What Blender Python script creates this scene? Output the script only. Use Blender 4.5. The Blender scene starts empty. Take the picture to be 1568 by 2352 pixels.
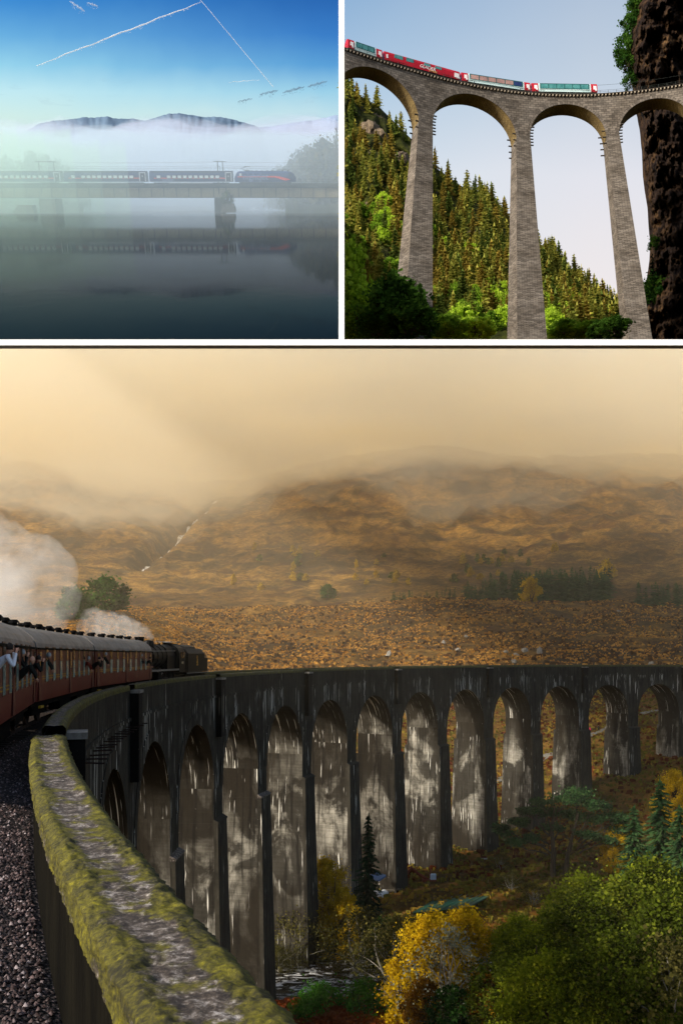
import bpy, math, random
import numpy as np
from mathutils import Matrix, Vector, noise
R = random.Random(7); NR = np.random.RandomState(7)
C = bpy.context.scene.collection
scene = bpy.context.scene
# ------------------------------------------------------------------ camera, light, exposure
F, VH, UC = 2189.0, 1479.6, 784.0          # lens and horizon measured on the photograph (1568 x 2352)
EYE = Vector((0, 0, 40.0))
cam = bpy.data.cameras.new('camera'); co = bpy.data.objects.new('camera', cam); C.objects.link(co)
cam.sensor_fit = 'VERTICAL'; cam.sensor_height = 24; cam.lens = 24 * F / 2352; cam.shift_y = (VH - 1176) / 2352
cam.clip_start = .1; cam.clip_end = 9000
co.location = EYE; co.rotation_euler = (math.pi / 2, 0, 0); scene.camera = co
SUN = Vector((-.76, -.42, .50)).normalized()  # towards the sun: from the left, a little behind the camera
w = bpy.data.worlds.new('World'); scene.world = w; w.use_nodes = True
nt = w.node_tree; nt.nodes.clear()
sk = nt.nodes.new('ShaderNodeTexSky'); sk.sky_type = 'NISHITA'; sk.sun_disc = False
sk.sun_elevation = math.asin(SUN.z); sk.sun_rotation = math.atan2(SUN.x, SUN.y)
sk.dust_density = 3
bg = nt.nodes.new('ShaderNodeBackground'); bg.inputs['Strength'].default_value = .15
ow = nt.nodes.new('ShaderNodeOutputWorld'); nt.links.new(sk.outputs[0], bg.inputs[0]); nt.links.new(bg.outputs[0], ow.inputs[0])
sl = bpy.data.lights.new('sun', 'SUN'); sl.energy = 4.4; sl.angle = math.radians(6); sl.color = (1, .95, .87)
so = bpy.data.objects.new('sun', sl); C.objects.link(so); so.rotation_euler = SUN.to_track_quat('Z', 'Y').to_euler()
scene.view_settings.view_transform = 'Standard'; scene.view_settings.look = 'None'; scene.view_settings.gamma = 1
scene.view_settings.use_curve_mapping = False; scene.view_settings.exposure = .36
scene.cycles.volume_bounces = 4; scene.cycles.max_bounces = 6; scene.cycles.transparent_max_bounces = 12
scene.cycles.volume_max_steps = 256; scene.cycles.use_denoising = True
# ------------------------------------------------------------------ frames: three places seen from one point
class Frame:
    """a place with its own up direction, its origin at the eye"""
    def __init__(s, tilt, k=1.0):             # tilt > 0: up leans away from the viewer
        t = math.radians(tilt)
        s.rt = Vector((1, 0, 0)); s.up = Vector((0, math.sin(t), math.cos(t))); s.fw = Vector((0, math.cos(t), -math.sin(t)))
        s.M = Matrix(((s.rt.x * k, s.fw.x * k, s.up.x * k, EYE.x), (s.rt.y * k, s.fw.y * k, s.up.y * k, EYE.y), (s.rt.z * k, s.fw.z * k, s.up.z * k, EYE.z), (0, 0, 0, 1)))
    def ray(s, u, v):
        r = Vector((u - UC, F, VH - v)); return Vector((r.dot(s.rt), r.dot(s.fw), r.dot(s.up)))
    def at(s, u, v, y):
        r = s.ray(u, v); return r * (y / r.y)
    def onz(s, u, v, z):
        r = s.ray(u, v); return r * (z / r.z)
    def uv(s, p):
        q = s.M @ Vector(p) - EYE; return UC + F * q.x / q.y, VH - F * q.z / q.y
GL = Frame(0)                                  # glen with the curved viaduct
LK = Frame(-24.8, 2 / 3)                              # misty lake
GO = Frame(10)                                 # gorge with the tall stone viaduct
def P(u, v, y):                                # world point in the glen
    return Vector(((u - UC) / F * y, y, 40 - (v - VH) / F * y))
# ------------------------------------------------------------------ objects
def link(o, parent=None, M=None):
    C.objects.link(o)
    if parent is not None: o.parent = parent
    if M is not None: o.matrix_local = M
    return o
def tag(o, label=None, cat=None, group=None, kind=None):
    if label: o['label'] = label
    if cat: o['category'] = cat
    if group: o['group'] = group
    if kind: o['kind'] = kind
    return o
def thing(name, label, cat, loc=(0, 0, 0), rz=0, frame=GL, group=None, M=None):
    o = bpy.data.objects.new(name, None); o.empty_display_size = .3; C.objects.link(o)
    B = frame.M if frame is not GL else Matrix()
    o.matrix_world = B @ (M if M is not None else Matrix.Translation(Vector(loc)) @ Matrix.Rotation(rz, 4, 'Z'))
    return tag(o, label, cat, group)
def copy_tree(o, parent=None):
    c = o.copy(); C.objects.link(c)
    if parent is not None:
        c.parent = parent; c.matrix_parent_inverse = o.matrix_parent_inverse.copy(); c.matrix_local = o.matrix_local.copy()
    for ch in list(o.children): copy_tree(ch, c)
    return c
class MB:
    """collects shapes into one mesh"""
    def __init__(s): s.v = []; s.f = []; s.m = []; s.uvs = []; s.has = False
    def poly(s, pts, mi=0, uv=None):
        n = len(s.v); s.v += [tuple(p) for p in pts]; s.f.append(tuple(range(n, n + len(pts)))); s.m.append(mi)
        s.uvs += list(uv) if uv else [(0, 0)] * len(pts)
        if uv: s.has = True
    def box(s, c, d, M=None, mi=0, taper=1.0):
        x, y, z = d[0] / 2, d[1] / 2, d[2] / 2; n = len(s.v)
        for k in range(8):
            sx, sy, sz = (k & 1) * 2 - 1, (k >> 1 & 1) * 2 - 1, (k >> 2 & 1) * 2 - 1
            t = taper if sz > 0 else 1
            p = Vector((sx * x * t, sy * y * t, sz * z))
            if M is not None: p = M @ p
            s.v.append((p.x + c[0], p.y + c[1], p.z + c[2]))
        for q in ((0, 2, 3, 1), (4, 5, 7, 6), (0, 1, 5, 4), (2, 6, 7, 3), (0, 4, 6, 2), (1, 3, 7, 5)):
            s.f.append(tuple(n + i for i in q)); s.m.append(mi); s.uvs += [(0, 0)] * 4
        return s
    def hexa(s, p, mi=0):                      # eight corners ordered like box()
        n = len(s.v); s.v += [tuple(q) for q in p]
        for q in ((0, 2, 3, 1), (4, 5, 7, 6), (0, 1, 5, 4), (2, 6, 7, 3), (0, 4, 6, 2), (1, 3, 7, 5)):
            s.f.append(tuple(n + i for i in q)); s.m.append(mi); s.uvs += [(0, 0)] * 4
        return s
    def tube(s, pts, r, n=6, mi=0, cap=True):
        pts = [Vector(p) for p in pts]; rr = r if isinstance(r, (list, tuple)) else [r] * len(pts)
        base = len(s.v); a = None
        for i, p in enumerate(pts):
            d = (pts[min(i + 1, len(pts) - 1)] - pts[max(i - 1, 0)]).normalized()
            if a is None: a = d.orthogonal().normalized()
            a = (a - d * a.dot(d)).normalized(); b = d.cross(a)
            for k in range(n):
                t = 2 * math.pi * k / n; q = p + (a * math.cos(t) + b * math.sin(t)) * rr[i]; s.v.append(tuple(q))
        for i in range(len(pts) - 1):
            for k in range(n):
                q = (base + i * n + k, base + i * n + (k + 1) % n, base + (i + 1) * n + (k + 1) % n, base + (i + 1) * n + k)
                s.f.append(q); s.m.append(mi); s.uvs += [(0, 0)] * 4
        if cap:
            for i in (0, len(pts) - 1):
                q = [base + i * n + k for k in range(n)]
                if i == 0: q.reverse()
                s.f.append(tuple(q)); s.m.append(mi); s.uvs += [(0, 0)] * n
        return s
    def cyl(s, a, b, r, n=12, mi=0, r2=None): return s.tube([a, b], [r, r if r2 is None else r2], n, mi)
    def extr(s, prof, x0, x1, mi=0, M=None, caps=True):   # profile in (y,z), extruded along x
        n = len(s.v); k = len(prof)
        for x in (x0, x1):
            for (y, z) in prof:
                p = Vector((x, y, z)); p = M @ p if M is not None else p; s.v.append(tuple(p))
        for i in range(k):
            j = (i + 1) % k; s.f.append((n + i, n + j, n + k + j, n + k + i)); s.m.append(mi); s.uvs += [(0, 0)] * 4
        if caps:
            s.f.append(tuple(n + i for i in reversed(range(k)))); s.m.append(mi); s.uvs += [(0, 0)] * k
            s.f.append(tuple(n + k + i for i in range(k))); s.m.append(mi); s.uvs += [(0, 0)] * k
        return s
    def mesh(s, name, mats, smooth=False):
        me = bpy.data.meshes.new(name); me.from_pydata(s.v, [], s.f)
        for m in (mats if isinstance(mats, (list, tuple)) else [mats]): me.materials.append(m)
        me.polygons.foreach_set('material_index', s.m)
        if smooth: me.polygons.foreach_set('use_smooth', [True] * len(s.f))
        if s.has:
            ul = me.uv_layers.new(name='UVMap'); ul.data.foreach_set('uv', [c for q in s.uvs for c in q])
        me.update(); return me
    def build(s, name, mats, parent=None, M=None, smooth=False, frame=None):
        o = bpy.data.objects.new(name, s.mesh(name, mats, smooth)); C.objects.link(o)
        if parent is not None: o.parent = parent
        if frame is not None and frame is not GL: o.matrix_world = frame.M @ (M if M is not None else Matrix())
        elif M is not None: o.matrix_local = M
        return o
def npmesh(name, V, Fc, mats, col=None, uv=None, smooth=False, midx=None):
    """numpy mesh of quads (or tris); col: per-face value stored as attribute 'tone'"""
    me = bpy.data.meshes.new(name); n = len(V); k = Fc.shape[1]
    me.vertices.add(n); me.vertices.foreach_set('co', np.asarray(V, np.float32).ravel())
    me.loops.add(Fc.size); me.loops.foreach_set('vertex_index', Fc.astype(np.int32).ravel())
    me.polygons.add(len(Fc)); me.polygons.foreach_set('loop_start', np.arange(0, Fc.size, k, dtype=np.int32))
    me.polygons.foreach_set('loop_total', np.full(len(Fc), k, np.int32))
    for m in (mats if isinstance(mats, (list, tuple)) else [mats]): me.materials.append(m)
    if midx is not None: me.polygons.foreach_set('material_index', midx.astype(np.int32))
    if smooth: me.polygons.foreach_set('use_smooth', np.ones(len(Fc), bool))
    if col is not None:
        a = me.attributes.new('tone', 'FLOAT', 'FACE'); a.data.foreach_set('value', np.asarray(col, np.float32))
    if uv is not None:
        ul = me.uv_layers.new(name='UVMap'); ul.data.foreach_set('uv', uv.ravel())
    me.update(calc_edges=True); return me
def newobj(name, me, parent=None, frame=None, M=None):
    o = bpy.data.objects.new(name, me); C.objects.link(o)
    if parent is not None: o.parent = parent
    if frame is not None and frame is not GL: o.matrix_world = frame.M @ (M if M is not None else Matrix())
    elif M is not None: o.matrix_local = M
    return o
# ------------------------------------------------------------------ materials
def hexc(h):                                   # sRGB hex -> linear
    c = [int(h[i:i + 2], 16) / 255 for i in (0, 2, 4)]
    return tuple(x / 12.92 if x <= .04045 else ((x + .055) / 1.055) ** 2.4 for x in c) + (1,)
class NT:
    def __init__(s, name):
        s.m = bpy.data.materials.new(name); s.m.use_nodes = True; s.t = s.m.node_tree; s.t.nodes.clear()
        s.out = s.n('ShaderNodeOutputMaterial'); s.tc = s.n('ShaderNodeTexCoord')
    def n(s, k, **kw):
        x = s.t.nodes.new(k)
        for a, b in kw.items(): setattr(x, a, b)
        return x
    def l(s, a, b): s.t.links.new(a, b)
    def co(s, kind='Object', scale=(1, 1, 1), rot=(0, 0, 0)):
        mp = s.n('ShaderNodeMapping'); s.l(s.tc.outputs[kind], mp.inputs[0]); mp.inputs['Scale'].default_value = scale
        mp.inputs['Rotation'].default_value = rot; return mp.outputs[0]
    def noise(s, co, scale, detail=4, rough=.6, dist=0):
        x = s.n('ShaderNodeTexNoise'); s.l(co, x.inputs['Vector']); x.inputs['Scale'].default_value = scale
        x.inputs['Detail'].default_value = detail; x.inputs['Roughness'].default_value = rough; x.inputs['Distortion'].default_value = dist
        return x.outputs[0]
    def ramp(s, fac, stops, interp='LINEAR'):
        x = s.n('ShaderNodeValToRGB'); s.l(fac, x.inputs[0]); cr = x.color_ramp; cr.interpolation = interp
        while len(cr.elements) < len(stops): cr.elements.new(.5)
        for e, (p, c) in zip(cr.elements, stops):
            e.position = p; e.color = c if isinstance(c, tuple) and len(c) == 4 else (c, c, c, 1) if isinstance(c, (int, float)) else hexc(c)
        return x.outputs[0]
    def mix(s, fac, a, b, blend='MIX'):
        x = s.n('ShaderNodeMix'); x.data_type = 'RGBA'; x.blend_type = blend
        for i, q in ((0, fac), (6, a), (7, b)):
            if isinstance(q, bpy.types.NodeSocket): s.l(q, x.inputs[i])
            elif i == 0: x.inputs[0].default_value = q
            else: x.inputs[i].default_value = q if not isinstance(q, str) else hexc(q)
        return x.outputs[2]
    def math(s, op, a, b=0, c=0):
        x = s.n('ShaderNodeMath'); x.operation = op
        for i, q in enumerate((a, b, c)):
            if isinstance(q, bpy.types.NodeSocket): s.l(q, x.inputs[i])
            else: x.inputs[i].default_value = q
        return x.outputs[0]
    def attr(s, name):
        x = s.n('ShaderNodeAttribute'); x.attribute_name = name; return x.outputs['Fac']
    def bsdf(s, col, rough=.8, metal=0, spec=.3, bump=None, bstr=.4, bdist=.05, emit=None, estr=0, ior=1.45):
        b = s.n('ShaderNodeBsdfPrincipled')
        for k, q in (('Base Color', col), ('Roughness', rough), ('Metallic', metal), ('Specular IOR Level', spec), ('IOR', ior)):
            if isinstance(q, bpy.types.NodeSocket): s.l(q, b.inputs[k])
            else: b.inputs[k].default_value = hexc(q) if isinstance(q, str) else q
        if emit is not None:
            b.inputs['Emission Strength'].default_value = estr
            if isinstance(emit, bpy.types.NodeSocket): s.l(emit, b.inputs['Emission Color'])
            else: b.inputs['Emission Color'].default_value = emit
        if bump is not None:
            bp = s.n('ShaderNodeBump'); bp.inputs['Strength'].default_value = bstr; bp.inputs['Distance'].default_value = bdist
            s.l(bump, bp.inputs['Height']); s.l(bp.outputs[0], b.inputs['Normal'])
        s.l(b.outputs[0], s.out.inputs[0]); return s.m
def simple(name, a, b=None, sc=3, rough=.7, metal=0, spec=.3, bstr=.2, bd=.02, kind='Object', stretch=(1, 1, 1)):
    t = NT(name); c = t.co(kind, stretch); n1 = t.noise(c, sc, 5, .65)
    col = t.ramp(n1, [(.3, a), (.7, b or a)])
    return t.bsdf(col, rough, metal, spec, t.noise(c, sc * 4, 3), bstr, bd)
def leafmat(name, a, b, c3=None, trans=.35):
    t = NT(name); at = t.attr('tone'); oi = t.n('ShaderNodeObjectInfo')
    v = t.math('ADD', t.math('MULTIPLY', at, .8), t.math('MULTIPLY', oi.outputs['Random'], .2))
    col = t.ramp(v, [(0, a), (.55, b), (1, c3 or b)])
    d = t.n('ShaderNodeBsdfDiffuse'); tr = t.n('ShaderNodeBsdfTranslucent'); mx = t.n('ShaderNodeMixShader'); mx.inputs[0].default_value = trans
    t.l(col, d.inputs[0]); t.l(col, tr.inputs[0]); t.l(d.outputs[0], mx.inputs[1]); t.l(tr.outputs[0], mx.inputs[2]); t.l(mx.outputs[0], t.out.inputs[0])
    return t.m
def volmat(name, col, dens, aniso=.2):
    t = NT(name); v = t.n('ShaderNodeVolumePrincipled'); v.inputs['Color'].default_value = col if isinstance(col, tuple) else hexc(col)
    v.inputs['Density'].default_value = dens; v.inputs['Anisotropy'].default_value = aniso
    t.l(v.outputs[0], t.out.inputs['Volume']); return t.m
def fbm(x, y, z=0., o=4, h=.55):
    return noise.fractal(Vector((x, y, z)), h, 2.1, o)
def interp(x, xs, ys): return float(np.interp(x, xs, ys))
# ------------------------------------------------------------------ skies (backdrops beyond everything) and the dividing bars
def sky_patch(us, vs, rad, mat, label):
    nu, nv = 40, 40; V = []; UVv = []
    for j in range(nv + 1):
        for i in range(nu + 1):
            u = us[0] + (us[1] - us[0]) * i / nu; v = vs[0] + (vs[1] - vs[0]) * j / nv
            d = Vector((u - UC, F, VH - v)).normalized() * rad + EYE; V.append(d); UVv.append((u / 1000, v / 1000))
    Fc = np.array([(a, a + 1, a + nu + 2, a + nu + 1) for j in range(nv) for i in range(nu) for a in [j * (nu + 1) + i]])
    uv = np.array(UVv)[Fc.ravel()]
    o = newobj('sky', npmesh('sky', V, Fc, mat, uv=uv, smooth=True)); tag(o, label=label, kind='structure'); return o
def sky_lake():
    t = NT('sky_lake'); c = t.co('UV'); sp = t.n('ShaderNodeSeparateXYZ'); t.l(c, sp.inputs[0])
    n = t.noise(c, 5, 3); yy = t.math('ADD', sp.outputs[1], t.math('MULTIPLY', t.math('SUBTRACT', n, .5), .05))
    L = t.ramp(yy, [(0, '3f8bd0'), (.08, '68addd'), (.15, '93cfe8'), (.21, 'bfe6ee'), (.27, 'cde9e4'), (.36, 'd0e2d6')])
    Rr = t.ramp(yy, [(0, '2a66b0'), (.08, '3a7cc4'), (.15, '5a9ed4'), (.21, '98cce4'), (.26, 'bcdce6'), (.34, 'c2c4dc')])
    xx = t.ramp(sp.outputs[0], [(.0, 0.), (.72, 1.)])
    col = t.mix(xx, L, Rr)
    # thin grey and white cloud wisps
    cw = t.co('UV', (3, 14, 1), (0, 0, .25)); wn = t.noise(cw, 3, 6, .7, .6)
    wm = t.math('MULTIPLY', t.ramp(wn, [(.58, 0.), (.75, 1.)]), t.ramp(sp.outputs[1], [(.17, 0.), (.2, 1.), (.24, 1.), (.27, 0.)]))
    col = t.mix(t.math('MULTIPLY', wm, .25), col, '8aa0b8')
    e = t.n('ShaderNodeEmission'); t.l(col, e.inputs[0]); e.inputs[1].default_value = .82; t.l(e.outputs[0], t.out.inputs[0]); return t.m
def sky_gorge():
    t = NT('sky_gorge'); c = t.co('UV'); sp = t.n('ShaderNodeSeparateXYZ'); t.l(c, sp.inputs[0])
    n = t.noise(c, 3, 2); yy = t.math('ADD', sp.outputs[1], t.math('MULTIPLY', t.math('SUBTRACT', n, .5), .06))
    L = t.ramp(yy, [(0, '8cafd2'), (.2, 'aac6de'), (.4, 'cddbe6'), (.7, 'dde4ea')])
    Rr = t.ramp(yy, [(0, 'aebfd4'), (.2, 'c0cddc'), (.4, 'dedfe7'), (.7, 'ebe4e4')])
    col = t.mix(t.ramp(t.math('SUBTRACT', sp.outputs[0], .75), [(0, 0.), (.6, 1.)]), L, Rr)
    e = t.n('ShaderNodeEmission'); t.l(col, e.inputs[0]); e.inputs[1].default_value = .82; t.l(e.outputs[0], t.out.inputs[0]); return t.m
def sky_glen():
    t = NT('sky_glen'); c = t.co('UV', (1, 2, 1)); n = t.noise(c, 1.6, 5, .6, .6)
    col = t.ramp(n, [(.3, 'b88a40'), (.5, 'e4b870'), (.7, 'ffe2a0')])
    e = t.n('ShaderNodeEmission'); t.l(col, e.inputs[0]); e.inputs[1].default_value = 1.15; t.l(e.outputs[0], t.out.inputs[0]); return t.m
sky_patch((-1100, 783.5), (-1100, 786), 3400, sky_lake(), 'blue morning sky paling to white above the misty lake')
sky_patch((783.5, 2700), (-1100, 786), 3400, sky_gorge(), 'pale hazy blue sky behind the tall stone viaduct')
sky_patch((-1600, 3200), (786, 1700), 3450, sky_glen(), 'golden overcast sky above the brown hills')

white = simple('white_paint', 'f4f4f2', 'fafaf8', 2, .6, bstr=.05)
dv = thing('divider_frame', 'plain white dividing bars, one across the whole view and one upright between lake and gorge', 'divider', (0, 34, 40))
bars = MB(); Y0 = 34
a0, a1 = P(-700, 793, Y0), P(2300, 779.5, Y0)
bars.box(((a0.x + a1.x) / 2, .2, (a0.z + a1.z) / 2 - 40), (a1.x - a0.x, .4, a1.z - a0.z)); bars.build('crossbar', white, dv)
bars = MB(); b0, b1 = P(777.5, 779.3, Y0), P(790.5, -700, Y0)
bars.box(((b0.x + b1.x) / 2, .2, (b0.z + b1.z) / 2 - 40), (b1.x - b0.x, .38, b1.z - b0.z)); bars.build('upright', white, dv)
dv['kind'] = 'structure'
# ------------------------------------------------------------------ the glen: terrain
UU = [-500, -400, 0, 200, 400, 500, 600, 800, 1000, 1200, 1400, 1568, 2000, 2150]
ZN = {  # height of the ground (m) by distance
 45:  [12, 12, 9, 6, 5, 5, 4, 4, 5, 6, 7, 8, 9, 9],
 96:  [12, 12, 9, 6, 3, 3, 2.6, 2.6, 3, 3, 4, 4, 5, 5],
 101: [12, 12, 9, 6, 3, 2, 2, 2.2, 2.6, 3, 3, 3, 5, 5],
 104: [12, 12, 9, 6, 3, .6, .3, .3, .3, .3, .3, .3, .3, .3],
 117: [12, 12, 9, 6, 3, .4, .2, .2, .2, .2, .2, .2, .2, .2],
 122: [12, 12, 10, 6, 3, 3, 2.4, 2.4, 2.5, 3, 3.6, 4, 5, 5],
 150: [14, 14, 12, 8, 4, 4, 3, 2.6, 2.6, 3, 4, 5, 7, 7],
 175: [16, 16, 14, 10, 6, 6, 5, 4, 3, 3.5, 6, 8, 12, 12],
 200: [18, 18, 17, 14, 10, 9, 8, 7, 6, 7, 12, 14.5, 20, 20],
 240: [22, 22, 24, 24, 18, 15, 13, 12, 12, 13, 17, 19, 26, 26],
}
VF = {  # line in the picture at which the ground at that distance shows
 300: [1560, 1560, 1500, 1470, 1560, 1600, 1610, 1615, 1615, 1615, 1600, 1590, 1580, 1580],
 400: [1500, 1500, 1460, 1425, 1490, 1535, 1545, 1550, 1550, 1550, 1545, 1540, 1530, 1530],
 520: [1450, 1450, 1425, 1404, 1430, 1480, 1490, 1480, 1475, 1475, 1480, 1480, 1470, 1470],
 700: [1430, 1430, 1418, 1400, 1395, 1400, 1398, 1390, 1374, 1378, 1388, 1395, 1390, 1390],
 780: [1430, 1430, 1412, 1398, 1402, 1408, 1405, 1396, 1378, 1382, 1392, 1398, 1395, 1395],
 1000: [1330, 1330, 1335, 1345, 1350, 1350, 1350, 1350, 1345, 1345, 1340, 1335, 1330, 1330],
 1250: [1230, 1230, 1240, 1255, 1275, 1280, 1275, 1270, 1275, 1265, 1250, 1245, 1240, 1240],
 1600: [1150, 1150, 1155, 1160, 1185, 1180, 1165, 1150, 1160, 1160, 1155, 1150, 1150, 1150],
 2000: [1050, 1050, 1060, 1075, 1110, 1118, 1090, 1038, 1008, 1048, 1040, 1046, 1050, 1050],
 2150: [1070, 1070, 1075, 1085, 1115, 1125, 1115, 1080, 1070, 1070, 1065, 1060, 1060, 1060],
 2600: [1040, 1040, 1050, 1070, 1100, 1120, 1120, 1110, 1100, 1080, 1060, 1050, 1040, 1040],
}
YK = sorted(ZN) + sorted(VF)
TB = np.array([ZN[y] for y in sorted(ZN)] + [[40 - (v - VH) / F * y for v in VF[y]] for y in sorted(VF)])
gu = np.arange(-500, 2151, 6.0)
gy = np.unique(np.concatenate([np.linspace(45, 92, 14), np.linspace(93, 130, 50), np.geomspace(132, 800, 190), np.geomspace(810, 2600, 170)]))
def smooth1(A, k, ax):
    ker = np.exp(-np.linspace(-2, 2, 2 * k + 1) ** 2); ker /= ker.sum()
    Pd = np.pad(A, [(k, k) if a == ax else (0, 0) for a in (0, 1)], mode='edge')
    return np.apply_along_axis(lambda r: np.convolve(r, ker, 'valid'), ax, Pd)
G = np.array([[np.interp(y, YK, TB[:, j]) for j in range(len(UU))] for y in gy])
G = np.array([np.interp(gu, UU, row) for row in G])
Gs = smooth1(G, 14, 1); far = gy > 135
Gf = smooth1(smooth1(G, 9, 0), 18, 1); G = np.where(far[:, None], Gf, Gs)
GULLY = [(498, 1108, 1830), (460, 1140, 1720), (430, 1165, 1600), (410, 1190, 1480), (376, 1226, 1340), (350, 1250, 1240), (325, 1272, 1160)]
gyu = [g[2] for g in reversed(GULLY)]; gux = [g[0] for g in reversed(GULLY)]
for j, y in enumerate(gy):
    for i, u in enumerate(gu):
        x = (u - UC) / F * y
        if y < 125: a = .25
        elif y < 260: a = .25 + (y - 125) / 135 * .6
        elif y < 800: a = .9 + (y - 260) / 540 * 2.2
        else: a = 3.1 + min((y - 800) / 800, 1) * 7
        sc = 1 / 22 if y < 300 else 1 / 45 if y < 850 else 1 / 120
        d = a * (fbm(x * sc, y * sc, 3) + .5 * fbm(x * sc * 3.3, y * sc * 3.3, 9, 4))
        if 300 < y < 850: d += 2.6 * min(1, (y - 300) / 150) * noise.noise(Vector((x / 60, y / 34, 2)))
        if y > 850:
            d += 11 * min(1, (y - 850) / 400) * (noise.noise(Vector(((x + y * .5) / 260, (y - x * .3) / 130, 5))) + .5 * noise.noise(Vector(((x + y) / 110, y / 50, 8))))
        if 1100 < y < 1900:
            gx = np.interp(y, gyu, gux); dd = (u - gx) / 26
            d -= 26 * math.exp(-dd * dd) * min(1, (y - 1100) / 150, (1900 - y) / 100)
        if 1880 < y < 2100 and 560 < u < 1100: d *= .55
        G[j, i] += d
def gz(u, y):
    fi = (u - gu[0]) / 6.0; i = int(min(max(fi, 0), len(gu) - 2)); fi = min(max(fi - i, 0), 1)
    j = int(min(max(np.searchsorted(gy, y) - 1, 0), len(gy) - 2)); fj = (y - gy[j]) / (gy[j + 1] - gy[j])
    return float((G[j, i] * (1 - fi) + G[j, i + 1] * fi) * (1 - fj) + (G[j + 1, i] * (1 - fi) + G[j + 1, i + 1] * fi) * fj)
def onland(u, y): return Vector(((u - UC) / F * y, y, gz(u, y)))
def findland(u, v, y0, y1):                     # first ground met along the sight line between two distances
    y = y0
    while y < y1:
        if 40 - (v - VH) / F * y <= gz(u, y): return onland(u, y)
        y += max(.5, y * .004)
    return onland(u, y1)
yy, uu = np.meshgrid(gy, gu, indexing='ij')
V = np.stack([(uu - UC) / F * yy, yy, G], -1).reshape(-1, 3); nu = len(gu)
idx = np.arange(len(gy) * nu).reshape(len(gy), nu)
Fc = np.stack([idx[:-1, :-1], idx[:-1, 1:], idx[1:, 1:], idx[1:, :-1]], -1).reshape(-1, 4)
def moor_mat():
    t = NT('moor'); c = t.co('Object'); ge = t.n('ShaderNodeNewGeometry'); sp = t.n('ShaderNodeSeparateXYZ'); t.l(c, sp.inputs[0])
    n1 = t.noise(c, .018, 8, .68, .4); n2 = t.noise(c, .16, 8, .72, .3); n3 = t.noise(t.co('Object', (1, 1, 2.5)), .9, 6, .75)
    base = t.ramp(n2, [(.28, '40301a'), (.42, '765624'), (.52, '9e7430'), (.62, 'ba8e40'), (.78, 'd2ac5c')])
    dark = t.ramp(n2, [(.3, '241c10'), (.5, '54401e'), (.75, '84642e')])
    col = t.mix(t.ramp(n1, [(.42, 0.), (.55, 1.)]), dark, base)
    red = t.noise(c, .03, 5, .6); col = t.mix(t.math('MULTIPLY', t.ramp(red, [(.54, 0.), (.62, 1.)]), .65), col, '4a2a18')
    big = t.noise(c, .006, 4, .6); col = t.mix(t.ramp(big, [(.42, .6), (.58, 0.)]), col, t.mix(1., col, '8a7a68', 'MULTIPLY'))
    col = t.mix(t.ramp(n3, [(.3, .75), (.6, 0.)]), col, t.mix(1.0, col, '6a5a44', 'MULTIPLY'))
    # greener, mossier turf on the valley floor
    near = t.ramp(t.math('DIVIDE', sp.outputs[1], 1000), [(.17, 1.), (.30, 0.)])
    gn = t.noise(c, .11, 6, .7)
    val = t.ramp(gn, [(.35, '2e2a10'), (.48, '5a3f16'), (.56, '8a5a1c'), (.66, '5f5a1c'), (.8, '3d4a16')])
    col = t.mix(t.math('MULTIPLY', near, .8), col, val)
    # grey rock where the slope is steep and in scattered spots far up
    rk = t.noise(c, .055, 7, .8); spn = t.n('ShaderNodeSeparateXYZ'); t.l(ge.outputs['Normal'], spn.inputs[0])
    rm = t.math('MULTIPLY', t.ramp(rk, [(.66, 0.), (.69, 1.)]), t.ramp(t.math('DIVIDE', sp.outputs[1], 3000), [(.3, 0.), (.4, 1.)]))
    col = t.mix(t.math('MULTIPLY', rm, .6), col, '8a8378')
    b = t.math('ADD', t.math('MULTIPLY', n2, 2.0), n3)
    return t.bsdf(col, .95, spec=.1, bump=b, bstr=.9, bdist=1.2)
MOOR = moor_mat()
land = newobj('ground', npmesh('ground', V, Fc, MOOR, smooth=True)); tag(land, 'brown and orange moorland rising to misty hills behind the viaduct', kind='structure')
# river, stream, path
def ribbon(name, pts, width, mat, lift, label, kind='structure', nx=8, cat=None):
    pts = [Vector((p[0], p[1], 0)) for p in pts]; V = []; n = 0; Fq = []
    dense = []
    for i in range(len(pts) - 1):
        k = 10
        for j in range(k): dense.append(pts[i].lerp(pts[i + 1], j / k))
    dense.append(pts[-1])
    for i, p in enumerate(dense):
        d = (dense[min(i + 1, len(dense) - 1)] - dense[max(i - 1, 0)]).normalized(); s = Vector((d.y, -d.x, 0))
        wd = width(i / len(dense)) if callable(width) else width
        for k in range(nx + 1):
            q = p + s * wd * (k / nx - .5); u = UC + F * q.x / q.y
            V.append((q.x, q.y, (gz(u, q.y) + lift) if lift is not None else 1.15))
    for i in range(len(dense) - 1):
        for k in range(nx):
            a = i * (nx + 1) + k; Fq.append((a, a + 1, a + nx + 2, a + nx + 1))
    o = newobj(name, npmesh(name, V, np.array(Fq), mat, smooth=True)); tag(o, label, cat, kind=kind); return o
def water_mat(name, foam, sc):
    t = NT(name); c = t.co('Object'); n = t.noise(t.co('Object', (1, 2.2, 1)), sc, 7, .75, 1.0)
    m = t.ramp(n, [(foam, 0.), (foam + .07, 1.)]); col = t.mix(m, '17120c', 'd8d6d0')
    return t.bsdf(col, t.ramp(n, [(foam, .15), (foam + .08, .7)]), spec=.5, bump=n, bstr=.7, bdist=.3)
ribbon('river', [(-30, 112), (-14, 111), (0, 110), (15, 111), (32, 109), (50, 110), (80, 110)], 17, water_mat('river_water', .52, .55), None, 'dark river with white rapids under the viaduct trees')
ribbon('stream', [((u - UC) / F * y, y) for (u, v, y) in GULLY], lambda t: 4.2 + 2.8 * math.sin(t * 31) + 1.5 * math.sin(t * 87), water_mat('stream_water', .42, .12), .9, 'thin white stream tumbling down the gully in the far hills', nx=3)
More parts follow.
